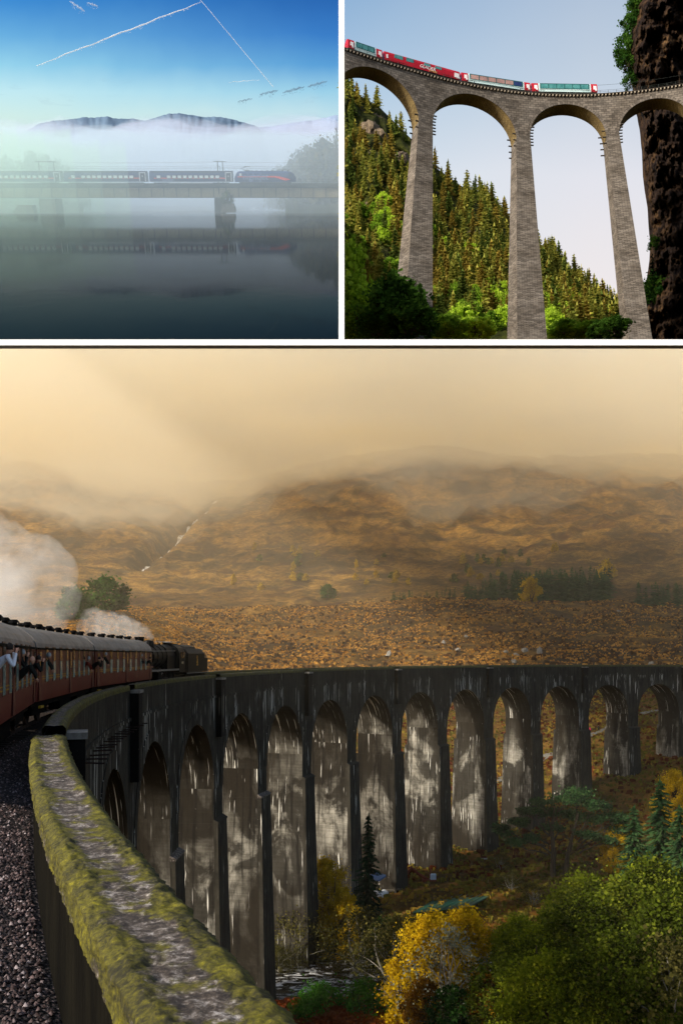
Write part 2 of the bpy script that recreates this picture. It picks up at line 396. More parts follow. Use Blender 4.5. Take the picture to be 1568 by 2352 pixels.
pathm = simple('path_gravel', '5e594e', '7a7466', 1.2, .9)
ribbon('path', [((u - UC) / F * y, y) for (u, y) in ((1120, 214), (1180, 221), (1250, 228), (1310, 236), (1352, 246), (1400, 252), (1450, 262), (1520, 268))], 2.6, pathm, .25, 'grey gravel path climbing behind the far arches', nx=2)
# pale rocks lying on the near moor
def rock_mesh(seed, sx, sy, sz):
    import bmesh
    bm = bmesh.new(); bmesh.ops.create_icosphere(bm, subdivisions=3, radius=1)
    for v in bm.verts:
        p = v.co.copy(); k = 1 + .35 * noise.noise(p * 1.4 + Vector((seed * 7, 0, 0))) + .15 * noise.noise(p * 4 + Vector((seed, 3, 0)))
        p *= k; p = Vector([round(c * 2.6) / 2.6 * .45 + c * .55 for c in p]); v.co = Vector((p.x * sx, p.y * sy, p.z * sz))
    me = bpy.data.meshes.new('rock'); bm.to_mesh(me); bm.free(); return me
rockm = simple('rock_grey', '6a665e', 'a8a49a', 1.5, .85, bstr=.5, bd=.1)
for k, (u, v, sx, sz, lb) in enumerate([(1238, 1502, 2.0, 2.4, 'upright pale grey rock, tallest of the cluster above the parapet at right of centre'), (1205, 1497, 1.8, 1.4, 'grey rock just left of the upright pale rock on the moor'),
        (1160, 1500, 1.6, 1.0, 'small grey rock at the left end of the rock cluster on the moor'), (1185, 1506, 1.5, .8, 'low flat rock in the middle of the rock cluster on the moor'),
        (1050, 1496, 3.2, 1.0, 'long slanting grey slab lying alone on the moor left of the rock cluster'), (1018, 1478, 1.0, 1.2, 'small grey stone above the long slanting slab on the moor'),
        (892, 1508, 1.2, 2.0, 'narrow grey rock farthest left just above the parapet'), (1494, 1528, 2.0, 1.0, 'pale rock just above the parapet near the right edge'),
        (1070, 1465, 1.2, .8, 'small pale stone higher up the moor above the grey slab'), (1180, 1522, 2.2, .9, 'wide low rock touching the parapet line in the centre right'), (1420, 1405, 1.6, .7, 'pale stone on the moor crest below the pine wood')]):
    p = findland(u, v, 300, 760); o = newobj('rock', rock_mesh(k, sx, 1.2, sz), M=Matrix.Translation(p + Vector((0, 0, sz * .35))) @ Matrix.Rotation(R.random() * 3, 4, 'Z') @ Matrix.Rotation(.3, 4, 'Y'))
    o.data.materials.append(rockm); tag(o, lb, 'rock', 'pale rocks on the moor')
# tussocks of moor grass (stuff)
def tussocks(name, n, region, h, label, mat):
    Vv = []; tn = []
    for k in range(n):
        u, y = region(); p = onland(u, y); pn = noise.noise(Vector((p.x / 26, p.y / 13, 3))) + .6 * noise.noise(Vector((p.x / 8, p.y / 5, 7)))
        if pn < -.25 and h > .6: continue
        hh = h * (.35 + R.random() * .8); wd = hh * (.8 + R.random() * 1.2); tone = .5 + pn * .8 + R.uniform(-.2, .2)
        for q in range(3):
            a = R.random() * math.pi; dx, dy = math.cos(a) * wd / 2, math.sin(a) * wd / 2; lx, ly = R.uniform(-.3, .3) * hh, R.uniform(-.3, .3) * hh
            Vv += [(p.x - dx, p.y - dy, p.z - .1), (p.x + dx, p.y + dy, p.z - .1), (p.x + dx * .6 + lx, p.y + dy * .6 + ly, p.z + hh * .8), (p.x - dx * .7 + lx, p.y - dy * .7 + ly, p.z + hh * (.6 + R.random() * .4))]
            tn.append(min(1, max(0, tone + R.uniform(-.2, .2))))
    Fq = np.arange(len(Vv)).reshape(-1, 4); o = newobj(name, npmesh(name, Vv, Fq, mat, col=tn)); tag(o, label, name.replace('_', ' '), kind='stuff'); return o
grassm = leafmat('moor_grass', '6e4a1c', 'b07c30', 'd4a24c', .3)
valg = leafmat('valley_grass', '4e4c1c', '80742c', 'b48838', .3)
tussocks('moor_grass', 26000, lambda: (R.uniform(380, 1700), 330 + 430 * R.random() ** 1.3), .9, 'tufts of orange moor grass covering the rise behind the viaduct', grassm)
tussocks('moor_grass', 7000, lambda: (R.uniform(60, 560), R.uniform(240, 720)), .8, 'tufts of golden grass on the mound behind the train', grassm)
tussocks('valley_grass', 16000, lambda: (R.uniform(640, 1640), R.uniform(124, 330)), .55, 'rough brown and olive grass on the valley floor and under the far arches', valg)
tussocks('heather', 5200, lambda: (R.uniform(420, 1700), 330 + 500 * R.random() ** 1.2), 1.5, 'dark brown heather clumps scattered over the moor', leafmat('heather_brown', '2a1a0e', '4a2e18', '6a4824', .2))
tussocks('heather', 2600, lambda: (R.uniform(900, 1640), R.uniform(150, 300)), .8, 'red brown heather patches under the far arches', leafmat('heather_red', '3a180c', '5e2c16', '7a4a1e', .2))
tussocks('bank_bracken', 3500, lambda: (R.uniform(560, 1100), R.uniform(88, 101)), .5, 'rusty bracken on the near river bank at the bottom', leafmat('bracken', '4a1f0e', '7a3a16', '8a5a1c', .3))
# ------------------------------------------------------------------ trees
def quads_from(Cn, size, up=.3, asp=1.0, rs=NR):
    n = len(Cn); a = rs.normal(size=(n, 3)); a[:, 2] *= .6; a /= np.linalg.norm(a, axis=1)[:, None]
    b = rs.normal(size=(n, 3)); b -= a * (a * b).sum(1)[:, None]; b /= np.linalg.norm(b, axis=1)[:, None]
    s = np.asarray(size).reshape(-1, 1) * (.45 + 1.2 * rs.rand(n, 1) ** 1.5) / 2
    Vq = np.stack([Cn - a * s - b * s * asp * .6, Cn + a * s * .8 - b * s * asp, Cn + a * s + b * s * asp * .7, Cn - a * s * .7 + b * s * asp], 1)
    return Vq.reshape(-1, 3)
def crown_mesh(name, clumps, per, size, mat, rs, tone_v=.25, flat=1.0):
    """clumps: list of (x,y,z,r,tone)"""
    Cs = []; tn = []
    for (x, y, z, r, tone) in clumps:
        p = rs.normal(size=(per, 3)) * r * .52 * (.8, .8, 1); p[:, 2] += (p[:, 0] * rs.uniform(-.3, .3)); p[:, 2] *= flat
        Cs.append(p + (x, y, z)); tn.append(np.clip(tone + rs.uniform(-tone_v, tone_v, per), 0, 1))
    Cs = np.concatenate(Cs); tn = np.concatenate(tn); ok_ = Cs[:, 2] > size * .7; Cs = Cs[ok_]; tn = tn[ok_]; Vq = quads_from(Cs, size, rs=rs)
    return npmesh(name, Vq, np.arange(len(Vq)).reshape(-1, 4), mat, col=tn)
def limb_pts(rng, a, b, wob, n=5):
    a, b = Vector(a), Vector(b); L = (b - a).length
    return [a.lerp(b, i / n) + Vector((rng.uniform(-1, 1), rng.uniform(-1, 1), rng.uniform(-.5, .5))) * wob * L * math.sin(math.pi * i / n) for i in range(n + 1)]
def broadleaf(seed, h, w, base=.25, nb=34, per=130, size=.22, leaf=None, bark=None, top=1.0, cr=.2, lean=0, flat=.8):
    rng = random.Random(seed); rs = np.random.RandomState(seed); tr = MB(); cl = []
    stems = 1 + (rng.random() < .45) + (w > h * .8)
    for s in range(stems):
        off = Vector((rng.uniform(-.12, .12) * w * (s > 0), rng.uniform(-.12, .12) * w * (s > 0), 0)); tip = Vector((off.x * 3 + lean * h, off.y * 3, h * (.75 + .12 * rng.random())))
        tr.tube(limb_pts(rng, off, tip, .05, 7), [h * .02 * (1 - .85 * i / 7) for i in range(8)], 6)
    for k in range(nb):
        t = (k + .5) / nb; zz = base + (1 - base) * t; prof = math.sin(math.pi * min(1, (zz - base) / (1 - base) * .78 + .22)) ** .6
        ang = k * 2.4 + rng.uniform(-.5, .5); rad = w / 2 * prof * math.sqrt(rng.uniform(.12, 1)); r = w * cr * rng.uniform(.45, 1.35)
        p = Vector((math.cos(ang) * rad + lean * h * zz, math.sin(ang) * rad, h * zz * top - r * .5 + rng.uniform(-.03, .03) * h))
        cl.append((p.x, p.y, p.z, r, rng.uniform(.15, .85)))
        if k % 2 == 0:
            st = Vector((lean * h * zz * .5, 0, max(h * .12, p.z * .55))); tr.tube(limb_pts(rng, st, p, .07, 4), [h * .008, h * .007, h * .005, h * .004, h * .002], 4, cap=False)
    return tr.mesh('trunk', bark), crown_mesh('crown', cl, per, size, leaf, rs, flat=flat)
def conifer(seed, h, w, leaf, bark, rows=16, nb=8, q=5, size=.5, base=.12):
    rng = random.Random(seed); rs = np.random.RandomState(seed); tr = MB(); tr.tube([(0, 0, 0), (0, 0, h * .5), (0, 0, h)], [h * .015, h * .01, .01], 5)
    Cs = []; Ax = []; sz = []; tn = []
    for i in range(rows):
        t = i / rows; z = h * (base + (1 - base) * t); L = w / 2 * (1 - t) ** .8 * rng.uniform(.75, 1.1) + .04 * w
        for b in range(max(4, int(nb * (1 - t * .5)))):
            a = rng.uniform(0, 6.28); tone = rng.random(); L2 = L * rng.uniform(.6, 1.1)
            for k in range(q):
                s = (k + .6) / q; Cs.append((math.cos(a) * L2 * s, math.sin(a) * L2 * s, z - L2 * s * .35 + .1 * L2 * s * s)); Ax.append((math.cos(a), math.sin(a), -.25)); sz.append(size * (1.15 - .5 * s) * (1.1 - .5 * t)); tn.append(tone * .7 + .3 * s)
    Cs.append((0, 0, h * .985)); Ax.append((0, 0, 1)); sz.append(size * .8); tn.append(.5)
    Cs = np.array(Cs); Ax = np.array(Ax); Ax /= np.linalg.norm(Ax, axis=1)[:, None]; s = np.array(sz)[:, None] / 2
    b = np.cross(Ax, rs.normal(size=Ax.shape) * (.35, .35, 1) + (0, 0, .8)); b /= np.linalg.norm(b, axis=1)[:, None] + 1e-6
    Cs += rs.normal(size=Cs.shape) * s * .25
    Vq = np.stack([Cs - Ax * s * 1.1 - b * s * .7, Cs + Ax * s * 1.4 - b * s * .15, Cs + Ax * s * 1.2 + b * s * .2, Cs - Ax * s + b * s * .8], 1).reshape(-1, 3)
    return tr.mesh('trunk', bark), npmesh('crown', Vq, np.arange(len(Vq)).reshape(-1, 4), leaf, col=np.clip(tn, 0, 1))
def put_tree(name, meshes, loc, label, cat='tree', group=None, frame=GL, sc=1.0, rz=None, parts=True, sz=None):
    rz = R.random() * 6.28 if rz is None else rz
    M = Matrix.Translation(Vector(loc)) @ Matrix.Rotation(rz, 4, 'Z') @ Matrix.Diagonal((sc, sc, (sz or sc), 1))
    if not parts:
        o = newobj(name, meshes[1]); o.matrix_world = (frame.M if frame is not GL else Matrix()) @ M; return tag(o, label, cat, group)
    t = thing(name, label, cat, frame=frame, group=group, M=M)
    newobj('trunk', meshes[0], t); newobj('crown', meshes[1], t); return t
bark = simple('bark', '2a221a', '4a3e30', 6, .9, stretch=(3, 3, .6), bstr=.6)
barkp = simple('bark_pale', '6a6458', '9a9484', 6, .9, stretch=(3, 3, .6))
L_olive = leafmat('leaf_olive', '20260a', '4c5816', '8a8e2a')
L_green = leafmat('leaf_green', '142410', '30521f', '507024')
L_yellow = leafmat('leaf_yellow', '7a6410', 'b89614', 'e0bc24', .45)
L_ygreen = leafmat('leaf_yellowgreen', '3a440c', '707c18', 'a8a82e', .4)
L_rust = leafmat('leaf_rust', '402a0c', '7c5212', 'a87c1c', .4)
L_dull = leafmat('leaf_dull', '221f12', '46431f', '6a6230', .3)
L_pine = leafmat('needle_green', '18281a', '34502c', '566c3c', .2)
L_dpine = leafmat('needle_dark', '08140e', '14281a', '1e3824', .2)
L_lichen = leafmat('lichen_twigs', '5a5a48', '8c8c70', 'b4b494', .2)
# ------------------------------------------------------------------ materials of masonry
def wall_mat(name, lo, hi, streak, amt, board=False, pale_lo=None):
    """UV in metres: x along, y up. Weathered concrete with board marks, damp patches and lime runs."""
    t = NT(name); c = t.co('UV'); n = t.noise(c, .35, 7, .7); n2 = t.noise(t.co('UV', (1, .25, 1)), 1.3, 6, .7)
    col = t.ramp(t.math('ADD', t.math('MULTIPLY', n, .6), t.math('MULTIPLY', n2, .4)), [(.36, lo), (.62, hi)])
    bd = t.noise(t.co('UV', (.12, 2.2, 1)), 1.6, 5, .7)
    if board:
        col = t.mix(t.ramp(bd, [(.44, .3), (.54, 0.)]), col, t.mix(1., col, '8a8474', 'MULTIPLY'))
        dp = t.noise(t.co('UV', (1, .55, 1)), .24, 6, .62, .5); col = t.mix(t.ramp(dp, [(.44, .0), (.52, .9)]), col, '1d1a14')
    if board:                                   # darker at the arch heads and near the ground, paler between
        sy = t.n('ShaderNodeSeparateXYZ'); t.l(t.tc.outputs['UV'], sy.inputs[0]); wv = t.noise(t.co('UV', (.09, .05, 1)), 1, 4, .6); wv2 = t.noise(t.co('UV', (.9, .12, 1)), 1, 4, .7)
        hh = t.math('ADD', t.math('MULTIPLY', sy.outputs[1], -.025), t.math('ADD', t.math('MULTIPLY', t.math('SUBTRACT', wv, .5), .9), t.math('MULTIPLY', t.math('SUBTRACT', wv2, .5), .22)))
        col = t.mix(t.ramp(hh, [(.22, .95), (.38, .55), (.47, .05), (.58, .15), (.70, .9)]), col, '221d15')
    s1 = t.noise(t.co('UV', (5.5, .14, 1)), 1, 3, .6, .25); s2 = t.noise(t.co('UV', (.5, .16, 1)), 1, 3, .6)
    sq = t.n('ShaderNodeSeparateXYZ'); t.l(t.tc.outputs['UV'], sq.inputs[0]); band = t.ramp(t.math('MULTIPLY', sq.outputs[1], -.025), [(.04, 0.), (.055, .08), (.12, .05), (.3, 0.)])
    m = t.math('MULTIPLY', t.ramp(t.math('ADD', s1, t.math('MULTIPLY', band, .35)), [(.61, 0.), (.64, 1.)]), t.ramp(t.math('ADD', s2, band), [(.5 - amt, 0.), (.56 - amt, 1.)]))
    sp = t.noise(t.co('UV', (2.5, 1.2, 1)), 2.4, 5, .7); m2 = t.math('MULTIPLY', t.ramp(sp, [(.70, 0.), (.73, 1.)]), .5)
    m = t.math('MAXIMUM', m, m2)
    dk = t.noise(t.co('UV', (1.8, .09, 1), (0, 0, 0)), 1.1, 4, .6); col = t.mix(t.ramp(dk, [(.5, 0.), (.62, .75)]), col, '15120e')
    col = t.mix(m, col, streak)
    h = t.math('ADD', t.math('MULTIPLY', bd, .6), t.noise(c, 3, 6, .7))
    return t.bsdf(col, .85, spec=.12, bump=h, bstr=.6, bdist=.06)
FACE = wall_mat('viaduct_face', '1c1a16', '3c382f', 'c8c2b4', -.05)  # front faces turned from the sun: their shade is put into the dark colour
INNER = wall_mat('viaduct_inner', '5e5a51', 'a8a293', 'dad4c6', -.02, True)  # sunlit arch and pier sides put into the paler colour, under the stains
SOFF = wall_mat('viaduct_soffit', '1e1a14', '4a4438', 'c9c2b0', .02, True)
def moss_mat():
    t = NT('mossy_coping'); c = t.co('Object'); g = t.attr('moss')
    n = t.noise(c, 2.6, 6, .7); n2 = t.noise(c, 24, 7, .8)
    n3 = t.noise(c, 7, 5, .7)
    stone = t.ramp(t.math('ADD', t.math('MULTIPLY', n2, .5), t.math('MULTIPLY', n3, .5)), [(.32, '2a2624'), (.44, '241d18'), (.51, '463d35'), (.57, '7e766f'), (.65, 'c4beb8')])
    moss = t.ramp(t.math('ADD', t.math('MULTIPLY', n2, .6), t.math('MULTIPLY', n, .4)), [(.34, '0d0b02'), (.45, '262303'), (.56, '524d06'), (.70, '8a820c')])
    m = t.ramp(t.math('ADD', g, t.math('MULTIPLY', t.math('SUBTRACT', n, .5), 1.9)), [(.22, 0.), (.40, 1.)])
    return t.bsdf(t.mix(m, stone, moss), .8, spec=.35, bump=t.noise(c, 30, 5, .8), bstr=.45, bdist=.03)
MOSS = moss_mat()
# ------------------------------------------------------------------ the curved concrete viaduct
RC = 160.0; TH = -.421; VC = Vector((147.4316, 66.0158)); VN = Vector((math.cos(TH), -math.sin(TH))); VT = Vector((math.sin(TH), math.cos(TH)))
S0, PIT = 57.111, 15.521; COP = 40 - 1.712
def W(s, r, z):
    ph = s / RC; q = VC - VN * (RC + r) * math.cos(ph) + VT * (RC + r) * math.sin(ph)
    return Vector((q.x, q.y, COP - .012 * s + z))
DW = 5.9; HC = 4.0; PT = 3.1; AR = (PIT - PT) / 2; ZS = -HC - AR; ZT = -13.3
via = thing('viaduct', 'long curving dark concrete railway viaduct with tall arches streaked white', 'viaduct')
def span(i):                                    # arch between pier i and i+1
    sc = S0 + (i + .5) * PIT; mb = MB(); N = 22; top = -1.92
    arc = [(sc - AR * math.cos(math.pi * k / N), -HC - AR + AR * math.sin(math.pi * k / N)) for k in range(N + 1)]
    for r, flip in ((0, 0), (DW, 1)):
        for k in range(N):
            (sa, za), (sb, zb) = arc[k], arc[k + 1]
            p = [W(sa, r, za), W(sb, r, zb), W(sb, r, top), W(sa, r, top)]; uv = [(sa, za), (sb, zb), (sb, top), (sa, top)]
            if flip: p.reverse(); uv.reverse()
            mb.poly(p, 0, uv)
        for (sa, sb) in ((sc - PIT / 2, sc - AR), (sc + AR, sc + PIT / 2)):
            p = [W(sa, r, ZS), W(sb, r, ZS), W(sb, r, top), W(sa, r, top)]; uv = [(sa, ZS), (sb, ZS), (sb, top), (sa, top)]
            if flip: p.reverse(); uv.reverse()
            mb.poly(p, 0, uv)
    tp = [sc - PIT / 2] + [a_[0] for a_ in arc] + [sc + PIT / 2]
    for sa, sb in zip(tp[:-1], tp[1:]): mb.poly([W(sa, 0, top), W(sb, 0, top), W(sb, DW, top), W(sa, DW, top)], 0, [(sa, 0), (sb, 0), (sb, 1), (sa, 1)])
    o = mb.build('spandrel', FACE, via)
    mb = MB(); L = 0
    for k in range(N):
        (sa, za), (sb, zb) = arc[k], arc[k + 1]; l2 = L + AR * math.pi / N; yo = 11.7 * (i + 1) + S0 + (i + 1) * PIT
        mb.poly([W(sa, 0, za), W(sa, DW, za), W(sb, DW, zb), W(sb, 0, zb)], 0, [(yo, za), (yo + DW, za), (yo + DW, zb), (yo, zb)]); L = l2
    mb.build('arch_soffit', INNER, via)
    mb = MB(); ro = AR + .95
    for k in range(N):
        a, b = math.pi * k / N, math.pi * (k + 1) / N
        A = lambda t, rr, r: W(sc - rr * math.cos(t), r, ZS + rr * math.sin(t))
        U = lambda t, rr: (sc - rr * math.cos(t), ZS + rr * math.sin(t))
        i0 = AR + .0
        mb.poly([A(a, i0, -.05), A(b, i0, -.05), A(b, ro, -.05), A(a, ro, -.05)], 0, [U(a, i0), U(b, i0), U(b, ro), U(a, ro)])
        mb.poly([A(a, ro, -.05), A(b, ro, -.05), A(b, ro, .0), A(a, ro, .0)], 0, [U(a, ro), U(b, ro), U(b, ro), U(a, ro)])
        mb.poly([A(a, i0, 0.), A(b, i0, 0.), A(b, i0, -.05), A(a, i0, -.05)], 0, [U(a, i0), U(b, i0), U(b, i0), U(a, i0)])
    mb.build('arch_ring', FACE, via)
def pier(i):
    s = S0 + i * PIT; q = W(s, 3, 0); u = UC + F * q.x / q.y
    gnd = (gz(u, q.y) if q.y > 47 else 4) - 1.5 - W(s, 3, 0).z
    def block(s_half0, s_half1, r0, r1, z0, z1, rb, name, lim=None):
        mb = MB(); # faces: front, back, left, right with own uv
        c = {}
        for a, (zz, h, g) in enumerate(((z0, s_half0, rb), (z1, s_half1, 0))):
            for b, (ds, rr) in enumerate(((-h, r0 - g), (h, r0 - g), (h, r1 + g), (-h, r1 + g))): c[a, b] = W(s + ds, rr, zz)
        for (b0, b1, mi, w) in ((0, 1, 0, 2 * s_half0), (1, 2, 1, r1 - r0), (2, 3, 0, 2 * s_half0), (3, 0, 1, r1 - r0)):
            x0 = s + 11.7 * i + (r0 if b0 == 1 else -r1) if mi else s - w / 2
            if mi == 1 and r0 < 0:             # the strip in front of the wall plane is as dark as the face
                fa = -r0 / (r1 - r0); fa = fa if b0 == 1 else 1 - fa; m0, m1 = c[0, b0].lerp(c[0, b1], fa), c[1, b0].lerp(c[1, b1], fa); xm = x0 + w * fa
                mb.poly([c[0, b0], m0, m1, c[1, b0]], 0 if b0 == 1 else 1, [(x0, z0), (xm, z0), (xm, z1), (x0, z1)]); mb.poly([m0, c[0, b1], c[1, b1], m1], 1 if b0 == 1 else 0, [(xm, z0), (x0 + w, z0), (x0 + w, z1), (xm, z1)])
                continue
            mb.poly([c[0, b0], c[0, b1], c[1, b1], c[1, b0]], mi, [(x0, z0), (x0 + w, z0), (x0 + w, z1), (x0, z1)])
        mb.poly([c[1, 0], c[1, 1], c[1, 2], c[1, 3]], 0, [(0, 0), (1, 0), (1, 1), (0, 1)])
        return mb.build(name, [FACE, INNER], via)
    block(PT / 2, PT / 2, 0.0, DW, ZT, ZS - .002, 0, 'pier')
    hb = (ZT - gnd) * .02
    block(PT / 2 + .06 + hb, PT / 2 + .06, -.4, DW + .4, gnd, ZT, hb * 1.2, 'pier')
    mb = MB()                                   # weathered sloping cap on the buttress
    a = PT / 2 + .12
    mb.hexa([W(s - a, -.46, ZT), W(s + a, -.46, ZT), W(s - a, .0, ZT), W(s + a, .0, ZT), W(s - a, -.46, ZT + .14), W(s + a, -.46, ZT + .14), W(s - a, .0, ZT + .4), W(s + a, .0, ZT + .4)])
    mb.build('buttress_cap', MOSS if i in (3, 1) else FACE, via)
    if i % 2 == 0:                              # pilaster rising to the parapet
        mb = MB(); a = .72 if i >= 0 else .5; zb = -5.6
        pts = [(-a, -.5), (a, -.5), (a, 0.), (-a, 0.)]
        for k in range(4):
            (d0, r0), (d1, r1) = pts[k], pts[(k + 1) % 4]; mb.poly([W(s + d0, r0, zb), W(s + d1, r1, zb), W(s + d1, r1, -.45), W(s + d0, r0, -.45)], 0, [(s + d0 + r0, zb), (s + d1 + r1, zb), (s + d1 + r1, -.5), (s + d0 + r0, -.5)])
        mb.poly([W(s + d, r, zb) for (d, r) in reversed(pts)], 0, [(0, 0)] * 4)
        mb.build('pilaster', FACEDK, via)
        mb = MB(); a += .06
        mb.hexa([W(s - a, -.56, -.45), W(s + a, -.56, -.45), W(s - a, .0, -.45), W(s + a, .0, -.45), W(s - a, -.56, -.28), W(s + a, -.56, -.28), W(s - a, .0, -.28), W(s + a, .0, -.28)])
        mb.build('pilaster_cap', CAPM, via)
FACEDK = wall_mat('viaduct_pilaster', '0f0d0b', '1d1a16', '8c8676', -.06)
CAPM = simple('cap_stone', '5a544c', '8a847a', 3, .8)
for i in range(-3, 15): span(i)
for i in range(-3, 16): pier(i)
def strip(name, s0, s1, r0, r1, z0, z1, mat, ds=1.0, mi=0):
    mb = MB(); n = max(1, int(round((s1 - s0) / ds)))
    for k in range(n):
        a, b = s0 + (s1 - s0) * k / n, s0 + (s1 - s0) * (k + 1) / n
        mb.poly([W(a, r0, z0), W(b, r0, z0), W(b, r0, z1), W(a, r0, z1)], mi, [(a, z0), (b, z0), (b, z1), (a, z1)])
        mb.poly([W(b, r1, z0), W(a, r1, z0), W(a, r1, z1), W(b, r1, z1)], mi, [(b, z0), (a, z0), (a, z1), (b, z1)])
        mb.poly([W(a, r0, z1), W(b, r0, z1), W(b, r1, z1), W(a, r1, z1)], mi, [(a, r0), (b, r0), (b, r1), (a, r1)])
        mb.poly([W(a, r0, z0), W(a, r1, z0), W(b, r1, z0), W(b, r0, z0)], mi, [(a, r0), (a, r1), (b, r1), (b, r0)])
    for a, rev in ((s0, 1), (s1, 0)):
        p = [W(a, r0, z0), W(a, r1, z0), W(a, r1, z1), W(a, r0, z1)]; uv = [(r0, z0), (r1, z0), (r1, z1), (r0, z1)]
        if rev: p.reverse(); uv.reverse()
        mb.poly(p, mi, uv)
    return mb.build(name, mat, via)
S_END = S0 + 15.5 * PIT
# inner (near) parapet in lengths that stop either side of each refuge; outer parapet beyond the track
def coping(name, s0, s1, r0, r1, res, amp, mossy, seed):
    ns = int((s1 - s0) / res); nr = max(6, int((r1 - r0 + .5) / res)); prof = []
    tot = (r1 - r0) + .56
    V = []; mo = []
    for i in range(ns + 1):
        s = s0 + (s1 - s0) * i / ns
        for j in range(nr + 1):
            d = tot * j / nr
            if d < .28: r, z, ny = r0, -.28 + d, -1
            elif d > tot - .28: r, z, ny = r1, -(d - (tot - .28)), 1
            else: r, z, ny = r0 + d - .28, 0, 0
            e = min(abs(r - r0), abs(r1 - r)); edge = max(0, 1 - e / .2)
            side = 1 if r < (r0 + r1) / 2 else .75
            q = noise.noise(Vector((s * .9 + seed, r * 3, 1))) * .5 + .5
            m = edge * (.55 + .5 * q) * side + (.75 * q - .2) * mossy
            if ny: m = .62 + .3 * q - (.28 - abs(z)) * 0 - abs(z) * 1.2
            lump = amp * (noise.noise(Vector((s * 5, r * 6, z * 6 + seed))) + .6 * noise.noise(Vector((s * 14, r * 15, z * 15))) + .35 * noise.noise(Vector((s * 33, r * 35, z * 35))))
            k = max(0, min(1, m * 1.6)); up = lump * (.10 + k) + .035 * k * amp / .03
            if ny == 0: z += up; r += 0
            else: r += ny * (up * .9 + .01); 
            if ny == 0 and e < .04: z -= (.04 - e) * .7
            V.append(tuple(W(s, r, z))); mo.append(m)
    idx = np.arange((ns + 1) * (nr + 1)).reshape(ns + 1, nr + 1)
    Fq = np.stack([idx[:-1, :-1], idx[1:, :-1], idx[1:, 1:], idx[:-1, 1:]], -1).reshape(-1, 4)
    me = npmesh(name, V, Fq, MOSS, smooth=True); a = me.attributes.new('moss', 'FLOAT', 'POINT'); a.data.foreach_set('value', np.array(mo, np.float32))
    return newobj(name, me, via)
coping('coping', 2.2, 9, 0, .6, .014, .03, 1.25, 0); coping('coping', 9, 21.2, 0, .6, .024, .03, 1.0, 0)
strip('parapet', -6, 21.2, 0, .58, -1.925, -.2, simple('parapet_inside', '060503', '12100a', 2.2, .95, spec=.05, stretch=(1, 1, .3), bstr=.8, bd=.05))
gaps = [S0 + 2 * k * PIT for k in range(0, 7)]
st = 24.2
for g in gaps + [S_END]:
    coping('coping', st, g - .9 if g < S_END else g, 0, .5, .1 if st < 60 else .3, .02, .25, st)
    strip('parapet', st, g - .9 if g < S_END else g, 0, .48, -1.925, -.24, FACE); st = g + .9
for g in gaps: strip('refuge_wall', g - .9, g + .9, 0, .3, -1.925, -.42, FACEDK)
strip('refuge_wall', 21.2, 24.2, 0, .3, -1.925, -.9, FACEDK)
coping('coping', 30, S_END, DW - .5, DW, .3, .02, .1, 3); strip('parapet', 30, S_END, DW - .48, DW, -1.925, -.24, FACE)
strip('string_course', 24, S_END, -.09, 0, -2.05, -1.85, FACE)
for k in range(15):
    s = 37 + k * 1.5; mb = MB(); mb.cyl(W(s, .05, -2.3 - (k % 3) * .02), W(s - .12, -.8, -2.3 + R.uniform(-.04, .04)), .035, 5); mb.build('iron_bracket', simple('rust_iron', '1a1412', '3a241a', 8, .7) if k == 0 else bpy.data.materials['rust_iron'], via)
# deck and ballast
def ballast_mat():
    t = NT('ballast'); c = t.co('Object'); v = t.n('ShaderNodeTexVoronoi'); t.l(c, v.inputs['Vector']); v.inputs['Scale'].default_value = 19
    sp = t.n('ShaderNodeSeparateColor'); t.l(v.outputs['Color'], sp.inputs[0])
    col = t.ramp(sp.outputs[0], [(0, '14100f'), (.5, '3a2e2b'), (.85, '6e5e5a'), (1, '8e8280')])
    col = t.mix(t.ramp(v.outputs['Distance'], [(.25, 0.), (.6, 1.)]), col, '0c0909'); return t.bsdf(col, .8, spec=.3, bump=t.math('SUBTRACT', 1, v.outputs['Distance']), bstr=1, bdist=.05)
BAL = ballast_mat()
strip('track_bed', -8, S_END, 1.75, DW - .5, -1.9, -1.18, BAL)
sh = MB(); ss_ = np.arange(-8, S_END, 1.0)
for a, b in zip(ss_[:-1], ss_[1:]): sh.poly([W(a, .5, -1.56), W(b, .5, -1.56), W(b, 1.76, -1.181), W(a, 1.76, -1.181)])
sh.build('ballast_shoulder', BAL, via)
V = []; Fs = []; 
tet = [(0, 1, 2), (0, 2, 3), (0, 3, 1), (1, 3, 2)]
def stones():
    global V, Fs
    V = []; Fq = []; tn = []
    for k in range(9000):
        s = R.uniform(2, 34) if k % 3 else R.uniform(4, 18); r = R.uniform(.66, 2.1); h = .022 * R.uniform(.7, 1.5); c = W(s, r, min(-1.17, -1.55 + (r - .5) * .3) + R.uniform(0, .015)); n = len(V)
        a = R.random() * 6.28; e = [h * R.uniform(.7, 1.3) for _ in range(6)]
        ax = [Vector((math.cos(a), math.sin(a), R.uniform(-.3, .3))), Vector((-math.sin(a), math.cos(a), R.uniform(-.3, .3))), Vector((0, 0, 1))]
        V += [c + ax[0] * e[0], c + ax[1] * e[1], c - ax[0] * e[2], c - ax[1] * e[3], c + ax[2] * e[4], c - ax[2] * e[5]]
        t = R.random()
        for q in ((0, 1, 4), (1, 2, 4), (2, 3, 4), (3, 0, 4)): Fq.append([n + i for i in q]); tn.append(t)
    return npmesh('ballast_stones', V, np.array(Fq), STONE, col=tn)
def stone_mat():
    t = NT('ballast_stone'); col = t.ramp(t.attr('tone'), [(0, '140e0c'), (.5, '32241e'), (.85, '665450'), (1, '9a8e8c')]); return t.bsdf(col, .55, spec=.5)
STONE = stone_mat()
o = newobj('ballast_stones', stones()); tag(o, 'dark brown and grey ballast stones beside the mossy parapet', 'ballast', kind='stuff')
